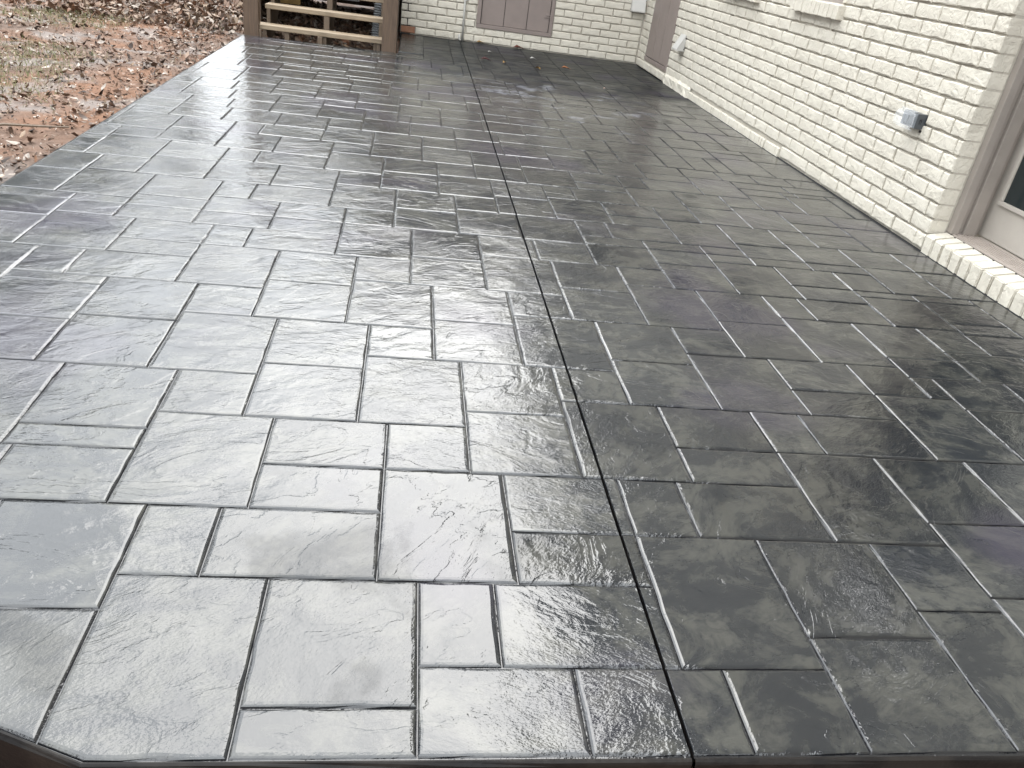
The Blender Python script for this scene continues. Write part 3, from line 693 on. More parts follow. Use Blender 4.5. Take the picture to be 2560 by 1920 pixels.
# openings (u0, u1, z0, z1)
OPEN_R = [(9.37, 10.40, 0.10, 2.1), (5.70, 6.40, 1.10, 2.3), (7.15, 8.0, 1.07, 2.3)]
OPEN_B = [(1.122, 2.083, 0.175, 1.3)]
EVEN = {0: .215, 2: .17, 4: .162, 6: .155, 8: .15, 10: .143, 12: .136}
ODD = {1: .105, 3: .09, 5: .075, 7: .065, 9: .038, 11: .02}
bricks = []      # (wall, u, z, length, deep, variant, dz)
rb = random.Random(21)
for k in range(-1, 26):
    z = Z0 + PITCH * k
    for wall in ('r', 'b'):
        if wall == 'b' and k > 14: continue
        if wall == 'r':
            lo, hi = 3.945, A.y - 0.0
            ph = (EVEN.get(k, .13) if k % 2 == 0 else ODD.get(k, .01)) if k >= 0 else .111
            mod = 0.245
            js = [ph + mod*i for i in range(10, 60)]
            if k == -1:
                js = [j for j in js if j < 5.6] + [6.0] ; hi_ = 6.0
            opens = OPEN_R
        else:
            lo, hi = 0.0, 3.025
            ph, mod = (.147, .2435) if k % 2 == 1 or k == -1 else (.021, .2435)
            if k == -1: ph = .148
            js = [ph + mod*i for i in range(-1, 16)]
            opens = OPEN_B
        js = sorted(set([lo] + [j + rb.gauss(0, .004) for j in js if lo + .03 < j < hi - .03] + [hi]))
        if wall == 'r' and k == -1: js = [j for j in js if j <= 6.02] 
        for a, b in zip(js[:-1], js[1:]):
            segs = [(a, b)]
            for (u0, u1, oz0, oz1) in opens:
                if oz0 - 0.03 < z + BH/2 < oz1:
                    ns = []
                    for s, e in segs:
                        if e <= u0 or s >= u1: ns.append((s, e)); continue
                        if s < u0 - .02: ns.append((s, u0))
                        if e > u1 + .02: ns.append((u1, e))
                    segs = ns
            for s, e in segs:
                L = (e - s) - 0.0105
                if L < 0.02: continue
                deep = wall == 'r' and s < 3.96
                bricks.append((wall, s + 0.005, z + 0.005 + rb.uniform(-.0012, .0012), L, deep, rb.randrange(10), rb.uniform(-.003, .003)))
# rowlock bricks along the foot of the patio side
u = 6.01
while u < 8.55:
    L = rb.choice([.045, .055, .062, .085, .1, .16])
    bricks.append(('r', u, -0.012, L, False, rb.randrange(10), 0.004 + rb.uniform(-.003, .004)))
    u += L + rb.uniform(.004, .01)
u = 9.36
while u < 10.62:
    L = rb.uniform(.05, .075)
    bricks.append(('r', u, 0.012, L, True, rb.randrange(10), 0.022 + rb.uniform(-.004, .004)))
    u += L + rb.uniform(.004, .008)

def brick_size(b):
    wall, u, z, L, deep, var, dp = b
    fr = frame_r if wall == 'r' else frame_b
    ps = [project(fr(uu, dp, zz)) for uu, zz in ((u, z), (u+L, z), (u+L, z+BH), (u, z+BH))]
    if not all(ps): return 0
    c = [(min(max(a, 0), 2560), min(max(q, 0), 1920)) for a, q in ps]
    return abs(area(c))
order = sorted(range(len(bricks)), key=lambda i: -brick_size(bricks[i]))
single = set(i for i in order[:285] if brick_size(bricks[i]) > 60)

# wall cores (painted mortar) with the openings left out, bricks stand 1 cm proud of them
def core(frame, lo, hi, opens, top, rec):
    mb = MB()
    us = sorted(set([lo, hi] + [q for o_ in opens for q in o_[:2]]))
    zs = sorted(set([-0.1, top] + [q for o_ in opens for q in o_[2:]]))
    for a, b in zip(us[:-1], us[1:]):
        for c, d in zip(zs[:-1], zs[1:]):
            m_ = ((a+b)/2, (c+d)/2)
            if any(o_[0] < m_[0] < o_[1] and o_[2] < m_[1] < o_[3] for o_ in opens): continue
            v = [frame(q, -rec, w) for q, w in ((a, c), (b, c), (b, d), (a, d))] + [frame(q, -rec - 0.14, w) for q, w in ((a, c), (b, c), (b, d), (a, d))]
            mb.add(v, [(0,1,2,3), (7,6,5,4), (0,4,5,1), (1,5,6,2), (2,6,7,3), (3,7,4,0)])
    return mb
wall_r = hpart(core(frame_r, 3.952, A.y + 0.02, OPEN_R, 2.30, 0.0165).build("wall", M['mortar']))
wall_r['label'] = 'cream painted brick wall beside the patio'
wall_b = hpart(core(frame_b, -0.02, 3.025, OPEN_B, 1.45, 0.0165).build("wall", M['mortar']))
wall_b['label'] = 'cream painted brick wall at the far end of the patio'
stuffs = {'r': MB(), 'b': MB()}
for i, b in enumerate(bricks):
    wall, u, z, L, deep, var, dp = b
    parent = wall_r if wall == 'r' else wall_b
    fr, rz = (frame_r, ROT_R) if wall == 'r' else (frame_b, ROT_B)
    raw = wall == 'b' and u > 2.75 and z < 0.05
    Mx = Matrix.Translation(fr(u, dp, z)) @ Matrix.Rotation(rz, 4, 'Z') @ Matrix.Diagonal((L / BL, 1.0, 1.0, 1.0))
    if i in single or raw:
        me = VARMD[var % 4] if deep else VARM[var]
        if raw: me = mesh("brick", *VAR[var], M['rawbrick'])
        o = link("brick", me, parent)
        if raw: o['label'] = 'bare red brick where the cream paint stops'
        o.matrix_local = Mx
    else:
        v, f = (VARD[var % 4] if deep else VAR[var])
        stuffs[wall].add([tuple(Mx @ Vector(q)) for q in v], f)
for w_, par in (('r', wall_r), ('b', wall_b)):
    o = stuffs[w_].build("brick_courses", M['brick'], par); o['kind'] = 'stuff'

# mortar smeared over the foot of the wall between the rowlocks and the far door
sm = MB(); rs = random.Random(5)
nu_, nz_ = 26, 5
for j in range(nz_):
    for i in range(nu_):
        uu = 8.40 + i * (9.36 - 8.40) / (nu_ - 1); zz = -0.02 + j * 0.033
        edge = 0 if (j == nz_-1 or i in (0, nu_-1)) else 1
        sm.v.append(frame_r(uu, -0.006 + edge * (0.018 + rs.uniform(0, 0.016)), zz + rs.uniform(-.006, .006)))
sm.f = [(j*nu_+i, (j+1)*nu_+i, (j+1)*nu_+i+1, j*nu_+i+1) for j in range(nz_-1) for i in range(nu_-1)]
o = sm.build("mortar_smear", M['brick'], wall_r)

# upper walls, roofs (they show only as reflections)
EAVE, EAVE2 = 6.2, 3.05
mb = MB()
mb.box(XW - 0.002, 3.952, 2.30, XW + 0.15, A.y + 4.0, EAVE)
mb.box(XW - 0.002, -3.0, 2.30, XW + 0.15, 3.952, EAVE)
mb.box(XW + 0.0, -3.0, -0.1, XW + 0.15, 2.80, 2.30)
mb.box(XW - 0.0, 2.80, 2.16, XW + 0.15, 3.952, 2.30)
mb.box(3.30, 2.5, -0.1, 3.35, 4.2, 2.4)  # unseen backing behind the door, added to stop sky showing through
hpart(mb.build("upper_wall", M['upper']))
mb = MB()
pB = [frame_b(-0.02, 0.002, 0)[:2], frame_b(-0.02, -0.2, 0)[:2], frame_b(3.025, -0.2, 0)[:2], frame_b(3.025, 0.002, 0)[:2]]
mb.prism(pB, 1.45, EAVE2)
q0 = frame_b(3.02, -0.001, 0)
mb.box(q0[0], q0[1] + 0.004, -0.1, q0[0] + 0.12, q0[1] + 5.0, EAVE2)
hpart(mb.build("siding", M['siding']))
mb = MB()
mb.add([(XW - 0.45, -3.4, EAVE), (XW + 0.2, -3.4, EAVE), (XW + 0.2, A.y + 4.4, EAVE), (XW - 0.45, A.y + 4.4, EAVE)], [(3, 2, 1, 0)])
mb.add([(-0.55, 10.45, EAVE2), (XW, 10.35, EAVE2), (XW, 16, EAVE2), (-0.55, 16, EAVE2)], [(3, 2, 1, 0)])
hpart(mb.build("soffit", M['soffit']))
mb = MB()
mb.box(XW - 0.50, -3.4, EAVE + 0.004, XW - 0.452, A.y + 4.4, EAVE + 0.17)
mb.box(-0.60, 10.30, EAVE2 + 0.004, XW - 0.004, 10.34, EAVE2 + 0.17)
hpart(mb.build("gutter", M['frame']))
mb = MB()
mb.add([(XW - 0.46, -3.4, EAVE + 0.12), (XW - 0.46, A.y + 4.4, EAVE + 0.12), (XW + 4.5, A.y + 4.4, EAVE + 2.3), (XW + 4.5, -3.4, EAVE + 2.3)], [(3, 2, 1, 0)])
mb.add([(-0.58, 10.36, EAVE2 + 0.12), (XW, 10.36, EAVE2 + 0.12), (XW, 13.6, EAVE2 + 1.5), (-0.58, 13.6, EAVE2 + 1.5)], [(0, 1, 2, 3)])
hpart(mb.build("roof", M['roof']))

# near door: rowlock sill, threshold, jamb, slab with glass
sill = hpart(MB().box(XW + 0.008, 2.80, -0.1, XW + 0.125, 3.940, 0.078).build("door_sill", M['mortar']))
ys = 3.938; i = 0
while ys > 2.85:
    w = 0.0775 + rb.uniform(-.004, .004)
    v = [(XW - 0.004, ys - w, -0.02), (XW - 0.004, ys, -0.02), (XW - 0.006, ys, 0.093), (XW - 0.006, ys - w, 0.093),
         (XW + 0.113, ys - w, 0.116), (XW + 0.113, ys, 0.116), (XW + 0.113, ys - w, 0.0), (XW + 0.113, ys, 0.0)]
    bm = bmesh.new()
    vs = [bm.verts.new(q) for q in v]
    for t in ((0, 3, 2, 1), (3, 4, 5, 2), (0, 6, 4, 3), (1, 2, 5, 7), (6, 7, 5, 4), (0, 1, 7, 6)): bm.faces.new([vs[j] for j in t])
    bmesh.ops.bevel(bm, geom=list(bm.edges), offset=0.006, segments=2, affect='EDGES')
    for q in bm.verts: q.co += Vector((rb.gauss(0, .0012), rb.gauss(0, .0012), rb.gauss(0, .0012)))
    bmesh.ops.recalc_face_normals(bm, faces=bm.faces)
    me = bpy.data.meshes.new("brick"); bm.to_mesh(me); bm.free(); me.materials.append(M['brick'])
    link("brick", me, sill)
    ys -= w + 0.0085; i += 1
door = hpart(MB().box(3.150, 2.86, 0.118, 3.195, 3.972, 2.15, 0.004).build("door", M['taupe2']))
door['label'] = 'taupe patio door with a dark glass panel'
def dpart(mb, name, mat, parent): return mb.build(name, mat, parent)
GY, GZ = 3.855, 0.335
mb = MB()
for (y0, z0, y1, z1) in ((3.04, GZ - .028, GY + .028, GZ - .004), (3.04, 1.90, GY + .028, 1.93), (GY + .004, GZ - .0035, GY + .028, 1.8995), (3.04, GZ - .0035, 3.064, 1.8995)):
    mb.box(3.134, y0, z0, 3.1495, y1, z1, 0.004)
dpart(mb, "glass_moulding", M['taupe2'], door)
dpart(MB().box(3.1435, 3.0645, GZ - .0035, 3.1490, GY + .0035, 1.899), "pane", M['glass'], door)
dframe = MB()
dframe.box(2.955, 3.905, 0.1175, 3.000, 3.9505, 2.2, 0.003)
dframe.box(3.0005, 3.925, 0.1175, 3.030, 3.9505, 2.2, 0.003)
dframe.box(3.0305, 3.905, 0.1175, 3.100, 3.9505, 2.2, 0.004)
dframe.box(3.1005, 3.940, 0.1175, 3.140, 3.9505, 2.2)
hpart(dframe.build("door_frame", M['frame']))
hpart(MB().box(3.1005, 3.973, 0.119, 3.205, 3.985, 2.2).build("gasket", M['black']))
mb = MB().box(XW + 0.118, 2.84, 0.06, 3.146, 3.9045, 0.1165)
for i in range(6):
    x = 2.995 + i * 0.022
    mb.box(x, 2.84, 0.1167, x + 0.008, 3.9040, 0.1195)
hpart(mb.build("threshold", M['threshold']))
hpart(MB().box(XW + 0.1135, 2.84, 0.09, XW + 0.1175, 3.90, 0.112).build("gasket", M['black']))

# far board door in the patio-side wall
fd = hpart(MB().box(XW + 0.030, 9.372, 0.105, XW + 0.06, 10.398, 2.10).build("access_door", M['black']))
fd['label'] = 'tall narrow taupe board door beside the far corner'
yb = [9.452, 9.762, 10.078, 10.395]
for a, b in zip(yb[:-1], yb[1:]):
    MB().box(XW + 0.006, a + 0.0035, 0.158, XW + 0.029, b - 0.0035, 2.1, 0.002).build("board", M['taupe'], fd)
MB().box(XW + 0.0, 9.374, 0.106, XW + 0.029, 9.449, 2.1, 0.003).build("trim", M['taupe'], fd)
MB().box(XW - 0.002, 9.452, 0.1055, XW + 0.029, 10.396, 0.150, 0.003).build("trim", M['taupe'], fd)

# low board hatch in the far wall
def bbox_b(mb, u0, u1, out0, out1, z0, z1, bev=0.0):
    Mx = Matrix.Translation(frame_b(0, 0, 0)) @ Matrix.Rotation(ROT_B, 4, 'Z')
    return mb.box(u0, out0, z0, u1, out1, z1, bev, Mx)
hatch = hpart(bbox_b(MB(), 1.124, 2.081, -0.07, -0.045, 0.177, 1.3).build("access_door", M['black']))
hatch['label'] = 'wide taupe board hatch low in the far wall'
for a, b in ((1.172, 1.452), (1.452, 1.742), (1.742, 2.030)):
    bbox_b(MB(), a + 0.0035, b - 0.0035, -0.044, -0.022, 0.226, 1.3, 0.002).build("board", M['taupe'], hatch)
mb = MB(); bbox_b(mb, 1.125, 1.168, -0.044, 0.004, 0.2235, 1.3, 0.003); bbox_b(mb, 2.034, 2.080, -0.044, 0.004, 0.2235, 1.3, 0.003); bbox_b(mb, 1.125, 2.080, -0.044, 0.006, 0.178, 0.222, 0.003)
mb.build("trim", M['taupe'], hatch)
mb = MB(); bbox_b(mb, 1.150, 1.170, 0.0045, 0.010, 0.375, 0.455, 0.001); bbox_b(mb, 1.170, 1.225, -0.021, -0.012, 0.418, 0.430, 0.001); bbox_b(mb, 1.170, 1.245, -0.021, -0.012, 0.394, 0.403, 0.001)
mb.build("latch", M['taupe'], hatch)

# windows above (only the sills come into the picture)
def window(y0, y1, zs, label):
    w = hpart(MB().box(XW + 0.055, y0 + 0.02, zs + 0.095, XW + 0.10, y1 - 0.02, 2.28).build("window", M['frame']))
    w['label'] = label
    MB().box(XW + 0.050, y0 + 0.08, zs + 0.15, XW + 0.054, y1 - 0.08, 2.22).build("pane", M['glass'], w)
    s = y0 - 0.04
    while s < y1 + 0.03:
        wd = 0.070 + rb.uniform(-.006, .004)
        MB().box(XW - 0.052 + rb.uniform(-.002, .002), s, zs + rb.uniform(-.003, .003), XW + 0.054, s + wd, zs + 0.089, 0.005).build("sill_brick", M['brick'], w)
        s += wd + 0.004
window(5.66, 6.34, 1.010, 'window above the brick sill nearest the patio door')
window(7.16, 7.95, 1.002, 'window above the farther brick sill')

# ------------------------------------------------------------------ fittings on the walls
t = thing("conduit_pipe", "thin cream pipe running down the far wall beside the board hatch", "pipe", frame_b(2.24, 0.022, 0.0), ROT_B)
MB().tube([(0, 0, 0.0), (0.002, 0, 0.35), (-0.003, 0, 1.6)], 0.0135, 12).build("pipe", M['white'], t, True)
MB().tube([(0.04, 0.0, 0.075), (0.04, 0.004, 0.03), (0.032, 0.008, 0.012), (0.018, 0.01, 0.008)], 0.011, 10).build("elbow", M['white'], t, True)
mb = MB().box(-0.032, -0.008, 0.475, 0.032, 0.002, 0.487, 0.001)
mb.tube([(0.022, -0.010, 0.46 + 0.0), (-0.018, -0.012, 0.462)], 0.006, 8)
mb.build("strap", M['white'], t)

def vent(loc, rz, label):
    t = thing("vent_hood", label, "vent", loc, rz, "vent hoods")
    # local: x along wall, y outward, z up;  sloped hood over a flat flange
    w, h, d = 0.085, 0.155, 0.085
    v = [(-w, 0.012, h), (w, 0.012, h), (w, d, 0.0), (-w, d, 0.0), (-w, 0.012, 0.0), (w, 0.012, 0.0), (-w, d, 0.014), (w, d, 0.014)]
    f = [(0, 1, 7, 6), (6, 7, 2, 3), (0, 6, 3, 4), (1, 5, 2, 7)]
    o = MB().add(v, f).build("hood", M['white'], t)
    sol = o.modifiers.new("shell", 'SOLIDIFY'); sol.thickness = 0.003
    MB().box(-w - 0.004, 0.0015, -0.004, w + 0.004, 0.0115, h + 0.004, 0.002).build("flange", M['white'], t)
    MB().box(-w + 0.006, 0.013, 0.010, w - 0.006, 0.060, 0.018).build("flap", M['black'], t)
    for s in (-1, 1):
        for z in (0.02, 0.13):
            MB().tube([(s*(w + 0.002), 0.006, z), (s*(w + 0.009), 0.006, z)], 0.006, 8).build("screw", M['black'], t)
    return t
vent((XW - 0.003, 8.955, 0.392), ROT_R, "white wedge vent hood right of the narrow board door")
vent(frame_b(0.095, 0.003, 0.605), ROT_B, "white wedge vent hood at the top of the far corner")

ob = thing("outlet_box", "grey weatherproof outlet box with clear bubble cover on the near wall", "outlet box", (XW, 4.395, 0.612), ROT_R)
MB().box(-0.072, -0.02, -0.040, 0.072, 0.050, 0.040, 0.004).build("box", M['grey'], ob)
MB().box(-0.070, 0.0505, -0.038, 0.070, 0.056, 0.038, 0.002).build("gasket", M['greylight'], ob)
mb = MB()
mb.box(0.000, 0.0565, -0.026, 0.050, 0.064, 0.026, 0.006); mb.box(-0.055, 0.0565, -0.026, -0.010, 0.064, 0.026, 0.006)
mb.build("receptacle", M['greylight'], ob)
bm = bmesh.new(); bmesh.ops.create_cube(bm, size=1.0)
for q in bm.verts:
    k = 0.80 if q.co.y > 0 else 1.0
    q.co = Vector((q.co.x * 0.150 * k + 0.006, 0.0575 + (q.co.y + 0.5) * 0.055, q.co.z * 0.092 * k))
bmesh.ops.bevel(bm, geom=list(bm.edges), offset=0.010, segments=3, affect='EDGES')
bmesh.ops.recalc_face_normals(bm, faces=bm.faces)
me = bpy.data.meshes.new("cover"); bm.to_mesh(me); bm.free(); me.materials.append(M['clear'])
link("cover", me, ob)
mb = MB()
for x0, x1, z0, z1 in ((-0.070, 0.082, 0.046, 0.052), (-0.070, 0.082, -0.052, -0.046)):
    mb.box(x0, 0.060, z0, x1, 0.072, z1, 0.002)
mb.build("cover_rim", M['clear'], ob)
MB().tube([(-0.072, 0.002, -0.050), (-0.072, 0.014, -0.050)], 0.007, 10).build("knob", M['black'], ob)
mb = MB()
for a, b in (((-0.0735, 0.022, -0.014), (-0.0735, 0.022, 0.014)), ((-0.0735, 0.022, 0.014), (-0.0735, 0.032, 0.004)), ((-0.0735, 0.032, 0.012), (-0.0735, 0.032, -0.014))):
    mb.tube([a, b], 0.0012, 5)
mb.build("moulded_mark", M['black'], ob)

# ------------------------------------------------------------------ wooden steps at the far left
st = thing("wooden_steps", "weathered wooden steps between two brown posts beyond the patio", "steps", (-1.0, 9.25, 0), radians(-2.4))
def sbox(name, x0, y0, z0, x1, y1, z1, mat, bev=0.004):
    cx, cy, cz = (x0+x1)/2, (y0+y1)/2, (z0+z1)/2
    o = MB().box(x0-cx, y0-cy, z0-cz, x1-cx, y1-cy, z1-cz, bev).build(name, M[mat], st)
    o.location = (cx, cy, cz); return o
sbox("post", -0.765, -0.02, -0.16, -0.612, 0.075, 1.6, 'post', 0.006)
sbox("post", 0.664, -0.06, -0.02, 0.818, 0.09, 1.6, 'post', 0.006)
sbox("tread", -0.662, 0.03, 0.052, 0.662, 0.245, 0.098, 'tread', 0.006)
sbox("tread", -0.600, 0.26, 0.232, 0.662, 0.475, 0.278, 'tread', 0.006)
sbox("tread", -0.620, 0.49, 0.412, 0.662, 0.705, 0.456, 'tread', 0.006)
sbox("tread", -0.620, 0.72, 0.592, 0.662, 0.935, 0.636, 'tread', 0.006)
for x in (-0.565, 0.045, 0.622):
    mb = MB()
    w = 0.038 if x != 0.045 else 0.058
    prof = [(0.05, -0.15), (0.05, 0.0505), (0.258, 0.0505), (0.258, 0.2305), (0.488, 0.2305), (0.488, 0.4105), (0.718, 0.4105), (0.718, 0.5905), (0.93, 0.5905), (0.93, 0.40), (0.42, -0.15)]
    n = len(prof)
    mb.add([(-w/2, y, z) for y, z in prof] + [(w/2, y, z) for y, z in prof], [tuple(range(n)), tuple(range(n, 2*n))[::-1]] + [(i, n+i, n+(i+1) % n, (i+1) % n) for i in range(n)])
    o = mb.build("stringer", M['stringer'], st); o.location = (x, 0, 0)
sbox("leg", -0.36, 0.05, -0.16, -0.312, 0.10, 0.0515, 'stringer')
sbox("leg", -0.01, 0.0, -0.16, 0.038, 0.0495, 0.0515, 'stringer')
sbox("leg", 0.568, 0.06, -0.16, 0.598, 0.10, 0.0515, 'stringer')
sbox("leg", -0.635, -0.005, -0.16, -0.59, 0.045, 0.0515, 'stringer')

dk = thing("deck", "raised brown plank deck above the wooden steps", "deck", (-1.0, 10.15, 0))
for i in range(30):
    y = i * 0.145
    MB().box(-0.86, y, 0.780, 0.79, y + 0.138, 0.815, 0.003).build("plank", M['post'], dk)
mb = MB()
for y in (0.01, 1.2, 2.5, 4.2): mb.box(-0.85, y, 0.58, 0.78, y + 0.045, 0.7795)
mb.build("joist", M['stringer'], dk)
for x in (-0.85, 0.68):
    for y in (0.06, 2.4, 4.24): MB().box(x, y, -0.2, x + 0.10, y + 0.10, 0.5795).build("post", M['post'], dk)
for i in range(5):  # unseen skirt boards, added to keep daylight out from under the deck
    MB().box(-0.890, 0.02, -0.06 + i*0.165, -0.866, 4.35, 0.10 + i*0.165, 0.003).build("added_shade_board", M['post'], dk)
for i in range(5):
    MB().box(-0.86, 4.355, -0.06 + i*0.165, 0.79, 4.38, 0.10 + i*0.165, 0.003).build("added_shade_board", M['post'], dk)
o = tag(MB().box(-1.60, 10.60, 0.205, -1.36, 10.63, 0.575).build("board", M['ochre']), "ochre board leaning in the dark under the deck", "board")
o = tag(MB().box(-0.96, 10.85, 0.300, -0.69, 10.88, 0.57).build("board", M['pale']), "pale board standing in the dark under the deck", "board")
mb = MB(); pts = []; rad = []
for i in range(60):
    tt = i / 59
    pts.append((-0.44 + 0.05 * tt, 10.05 + 0.1*tt, 0.75 * tt - 0.06)); rad.append(0.060 + 0.008 * (1 if i % 2 else -1))
o = tag(mb.tube(pts, rad, 14).build("corrugated_pipe", M['duct'], None, False), "grey corrugated pipe standing under the wooden steps", "pipe")
o = MB().box(-0.10, -0.03, -0.025, 0.10, 0.03, 0.025, 0.004).build("broken_brick", M['rawbrick'])
o.location = (-0.80, 9.95, -0.03); o.rotation_euler = (0.5, 0.35, -1.0)
tag(o, "red brick lying in the leaves under the steps", "brick")

# ------------------------------------------------------------------ leaves and grass
def leaf_cloud(name, items, mat, shape='leaf'):
    """items: (x, y, z, size, yaw, pitch, roll, colour)"""
    n = len(items)
    arr = np.array([it[:7] for it in items], dtype=float)
    colr = np.array([it[7] for it in items], dtype=float)
    base = np.array([(-.5, 0, 0), (-.18, .27, .07), (.2, .22, .05), (.55, 0, .05), (.2, -.22, .06), (-.18, -.27, .08), (0, 0, -.02)])
    faces = [(0, 6, 1), (1, 6, 2), (2, 6, 3), (3, 6, 4), (4, 6, 5), (5, 6, 0)]
    if shape == 'blade':
        base = np.array([(-.035, 0, 0), (.035, 0, 0), (0.03, .12, .55), (0.10, .32, 1.0)])
        faces = [(0, 1, 2), (0, 2, 3)]
    rr = np.random.RandomState(len(items))
    k = base.shape[0]
    P = np.repeat(base[None], n, 0)
    if shape == 'leaf':
        P[:, :, 1] *= rr.uniform(.55, 1.1, (n, 1)); P[:, :, 2] *= rr.uniform(-1.5, 3.0, (n, 1))
        P[:, :, 2] += rr.uniform(-.35, .6, (n, 1)) * P[:, :, 0]**2
        P += rr.normal(0, .035, P.shape)
    P *= arr[:, 3][:, None, None]
    cy, sy = np.cos(arr[:, 4]), np.sin(arr[:, 4]); cp, sp_ = np.cos(arr[:, 5]), np.sin(arr[:, 5]); cr, sr = np.cos(arr[:, 6]), np.sin(arr[:, 6])
    x, y, z = P[:, :, 0], P[:, :, 1], P[:, :, 2]
    y, z = y*cr[:, None] - z*sr[:, None], y*sr[:, None] + z*cr[:, None]
    x, z = x*cp[:, None] + z*sp_[:, None], -x*sp_[:, None] + z*cp[:, None]
    x, y = x*cy[:, None] - y*sy[:, None], x*sy[:, None] + y*cy[:, None]
    P = np.stack([x + arr[:, 0:1], y + arr[:, 1:2], z + arr[:, 2:3]], -1).reshape(-1, 3)
    F = (np.array(faces)[None] + (np.arange(n)*k)[:, None, None]).reshape(-1, 3)
    me = bpy.data.meshes.new(name)
    me.vertices.add(len(P)); me.vertices.foreach_set('co', P.ravel())
    me.loops.add(F.size); me.loops.foreach_set('vertex_index', F.ravel().astype(np.int32))
    me.polygons.add(len(F)); me.polygons.foreach_set('loop_start', (np.arange(len(F))*3).astype(np.int32))
    me.polygons.foreach_set('loop_total', np.full(len(F), 3, np.int32))
    me.update(calc_edges=True); me.validate()
    a = me.color_attributes.new('tint', 'FLOAT_COLOR', 'POINT')
    C = np.concatenate([np.repeat(colr, k, 0), np.ones((n*k, 1))], 1)
    a.data.foreach_set('color', C.ravel())
    me.materials.append(mat)
    return me

PAL = [(.29, .205, .15), (.23, .145, .10), (.145, .08, .048), (.08, .045, .028), (.36, .30, .25), (.20, .10, .055), (.26, .18, .12), (.045, .028, .02), (.20, .12, .08), (.12, .065, .04), (.42, .36, .31)]
rl = random.Random(11)
def patch(x, y):
    return 0.5 + 0.5 * sin(x*1.9 + 1.3*sin(y*0.8)) * cos(y*1.25 + 0.9*sin(x*1.1))
items = []
while len(items) < 36000:
    x, y = rl.uniform(-6.6, -1.78), rl.uniform(2.2, 14.5)
    e = max(0.0, 1 - (-1.80 - x) / 0.9)
    if rl.random() > 0.34 + 0.6 * patch(x, y) + 0.6 * e: continue
    c = rl.choice(PAL); s = rl.uniform(.8, 1.15)
    items.append((x, y, ground_z(x, y) + rl.uniform(.003, .035), rl.choice([rl.uniform(.010, .03), rl.uniform(.010, .03), rl.uniform(.010, .03), rl.uniform(.012, .04), rl.uniform(.03, .075)]), rl.uniform(0, 6.28), rl.gauss(0, .5), rl.gauss(0, .5), tuple(q*s for q in c)))
for _ in range(5200):                                        # thick drift beside and behind the steps
    x, y = rl.gauss(-2.7, .75), rl.uniform(9.3, 13.5)
    if x > -1.80 and y < 9.2: continue
    c = rl.choice(PAL[:7]); 
    items.append((x, y, ground_z(x, y) + rl.uniform(.0, .11), rl.uniform(.05, .11), rl.uniform(0, 6.28), rl.gauss(0, .6), rl.gauss(0, .6), c))
for _ in range(1500):                                        # under the steps
    x, y = rl.uniform(-1.75, -.25), rl.uniform(9.25, 13.0)
    c = rl.choice(PAL[:7])
    items.append((x, y, ground_z(x, y) + rl.uniform(.0, .05), rl.uniform(.05, .10), rl.uniform(0, 6.28), rl.gauss(0, .4), rl.gauss(0, .4), c))
for _ in range(260):                                         # in front of the slab
    x, y = rl.uniform(-2.6, -.5), rl.uniform(-.3, 1.2)
    if x > -0.62 - (y - .85) * 2.4 and y > .55: continue
    c = rl.choice(PAL[1:7])
    items.append((x, y, ground_z(x, y) + rl.uniform(.0, .03), rl.uniform(.04, .09), rl.uniform(0, 6.28), rl.gauss(0, .3), rl.gauss(0, .3), c))
o = link("leaf_litter", leaf_cloud("leaf_litter", items, M['litter'])); o['kind'] = 'stuff'
tag(o, "dry brown and pale leaves littering the bare clay", "leaves")
items = []
while len(items) < 11000:
    x, y = rl.uniform(-6.0, -1.95), rl.uniform(2.4, 12.5)
    if patch(x*1.3 + 4, y*1.2 + 2) < 0.62 + rl.uniform(-.1, .1): continue
    c = rl.choice([(.20, .22, .08), (.26, .26, .11), (.32, .30, .16), (.15, .18, .07)])
    items.append((x, y, ground_z(x, y) + .003, rl.uniform(.03, .075), rl.uniform(0, 6.28), rl.gauss(0, .3), rl.gauss(0, .35), c))
o = link("grass", leaf_cloud("grass", items, M['bladegrass'], 'blade')); o['kind'] = 'stuff'
tag(o, "sparse thin grass growing in patches through the clay", "grass")

# single leaves lying on the far part of the patio
single_leaves = [
    ("fallen_leaf", 0.891, 10.047, 0.055, 0.4, (.62, .60, .56), "tiny pale curled leaf nearest the pipe on the far patio"),
    ("fallen_leaf", 0.798, 9.374, 0.115, 0.1, (.075, .022, .02), "long dark red leaf lying beside the saw cut joint"),
    ("fallen_leaf", 0.994, 9.317, 0.095, 1.2, (.50, .30, .10), "golden curled leaf right of the dark red leaf"),
    ("fallen_leaf", 1.393, 9.924, 0.080, 0.2, (.60, .58, .54), "pale grey leaf scrap below the wide board hatch"),
    ("fallen_leaf", 1.351, 9.160, 0.100, 2.0, (.42, .25, .08), "yellow brown leaf in the middle of the far patio"),
    ("fallen_leaf", 1.712, 9.452, 0.105, -0.1, (.26, .10, .035), "rust brown leaf, rightmost on the far patio"),
    ("fallen_leaf", 0.831, 10.870, 0.100, 0.2, (.40, .25, .10), "tan leaf against the far wall right of the pipe"),
    ("fallen_leaf", 1.317, 10.800, 0.140, 0.0, (.13, .035, .02), "dark red brown leaf against the wall under the board hatch"),
    ("fallen_leaf", 1.929, 8.299, 0.040, 0.5, (.62, .45, .38), "tiny pinkish leaf scrap on the dark patio before the narrow door")]
for nm, x, y, s, a, c, lab in single_leaves:
    me = leaf_cloud("fallen_leaf", [(0, 0, .012, s, a, .15, .25, c)], M['litter'])
    o = link(nm, me); o.location = (x, y, 0.004)
    tag(o, lab, "leaf", "leaves on the patio")
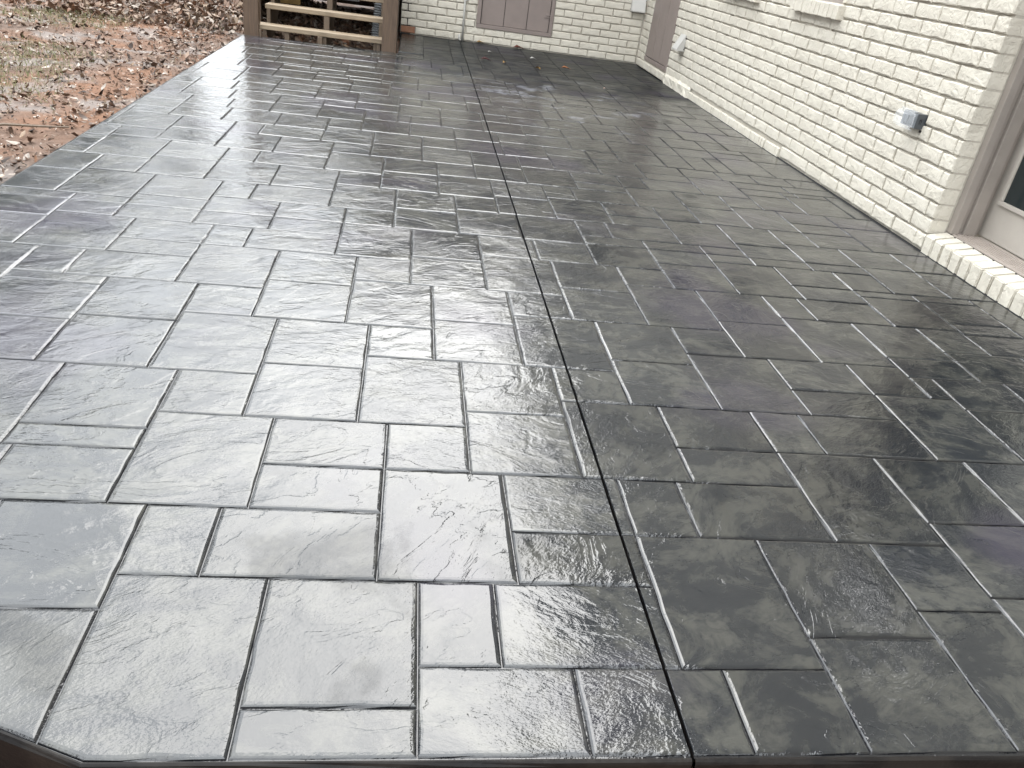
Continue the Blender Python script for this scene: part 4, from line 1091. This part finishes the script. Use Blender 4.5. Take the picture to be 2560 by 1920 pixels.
# a stick on the clay
o = tag(MB().tube([(-2.30, 4.50, .0), (-2.14, 4.62, .012), (-1.98, 4.66, .010), (-1.86, 4.74, .0)], [.006, .008, .007, .004], 6).build("stick", M['stringer']), "thin pale stick on the clay close to the patio edge", "stick")

# ------------------------------------------------------------------ trees around the yard (mirrored in the wet slab; dense left row added to shade the wall)
def make_tree(seed, height, spread, leaves, leafcol, bare):
    r = random.Random(seed)
    mb = MB(); tips = []
    def grow(p, d, ln, rad, depth):
        n = 4; pts = [p]; q = p; dd = d
        for i in range(n):
            dd = (dd + Vector((r.gauss(0, .12), r.gauss(0, .12), r.gauss(0, .06) + .03))).normalized()
            q = q + dd * ln / n; pts.append(q)
        mb.tube(pts, [rad * (1 - .45 * i / n) for i in range(n+1)], 6 if depth < 2 else 4, False)
        if depth >= 2: tips.extend(pts[2:])
        if depth == 4: return
        for k in range(4 if depth == 0 else 3):
            t = r.uniform(.45, 1.0) if depth else r.uniform(.4, 1.0)
            j = min(n-1, int(t*n)); s = pts[j].lerp(pts[j+1], t*n - j if t < 1 else 1)
            ax = dd.orthogonal(); ax.rotate(Matrix.Rotation(r.uniform(0, 6.28), 3, dd))
            nd = (dd * cos(spread) + ax.normalized() * sin(spread) + Vector((0, 0, .15))).normalized()
            grow(s, nd, ln * r.uniform(.55, .72), rad * .52, depth + 1)
    grow(Vector((0, 0, -.15)), Vector((0, 0, 1)), height * .42, height * .020, 0)
    tm = mesh("trunk", mb.v, mb.f, M['bark'], True)
    it = []
    for _ in range(leaves):
        p = r.choice(tips)
        s = r.uniform(.7, 1.25)
        it.append((p.x + r.gauss(0, .22), p.y + r.gauss(0, .22), p.z + r.gauss(0, .2), r.uniform(.10, .20), r.uniform(0, 6.28), r.gauss(0, .7), r.gauss(0, .7), tuple(c*s for c in leafcol)))
    cm = leaf_cloud("crown", it, M['foliage'])
    return tm, cm
T1 = make_tree(3, 9.0, .75, 500, (.12, .09, .04), True)
T2 = make_tree(8, 9.0, .62, 9000, (.06, .075, .03), False)
def plant(x, y, s, kind, rz, label):
    t = thing("tree", label, "tree", (x, y, -0.05), rz, "trees around the yard")
    t.scale = (s, s, s)
    link("trunk", kind[0], t); link("crown", kind[1], t)
TREES = [(-9.5, 10.5, 1.0, T1, 0.2), (-8.0, 15.5, 1.05, T1, 1.9), (-11.0, 5.5, 1.1, T1, 3.3), (-5.2, 20.0, .9, T1, 4.4), (-12.5, 18.0, 1.2, T2, 1.0), (-0.6, 21.5, .92, T2, 2.2), (-9.0, -1.0, 1.1, T2, 5.2), (-10.5, 2.5, 1.15, T2, .5), (-11.5, 7.5, 1.1, T2, 2.9), (-8.0, -6.0, 1.1, T2, 4.0), (-13.0, 12.5, 1.2, T2, 3.6), (-7.2, 12.8, .72, T2, .9), (-6.6, 17.0, .85, T2, 1.6), (-9.2, 16.2, .95, T2, 4.1), (-11.5, 27.0, 1.0, T2, .3), (-7.5, 29.5, 1.05, T2, 2.6), (-3.6, 28.0, .95, T2, 5.0), (0.5, 30.0, 1.1, T2, 3.1)]  # dense trees at left and behind are added to cut light on the wall
for i, (x, y, s, k, rz) in enumerate(TREES):
    plant(x, y, s, k, rz, "leafy tree standing beyond the yard out of view" if k is T2 else "nearly bare tree standing beyond the yard out of view")
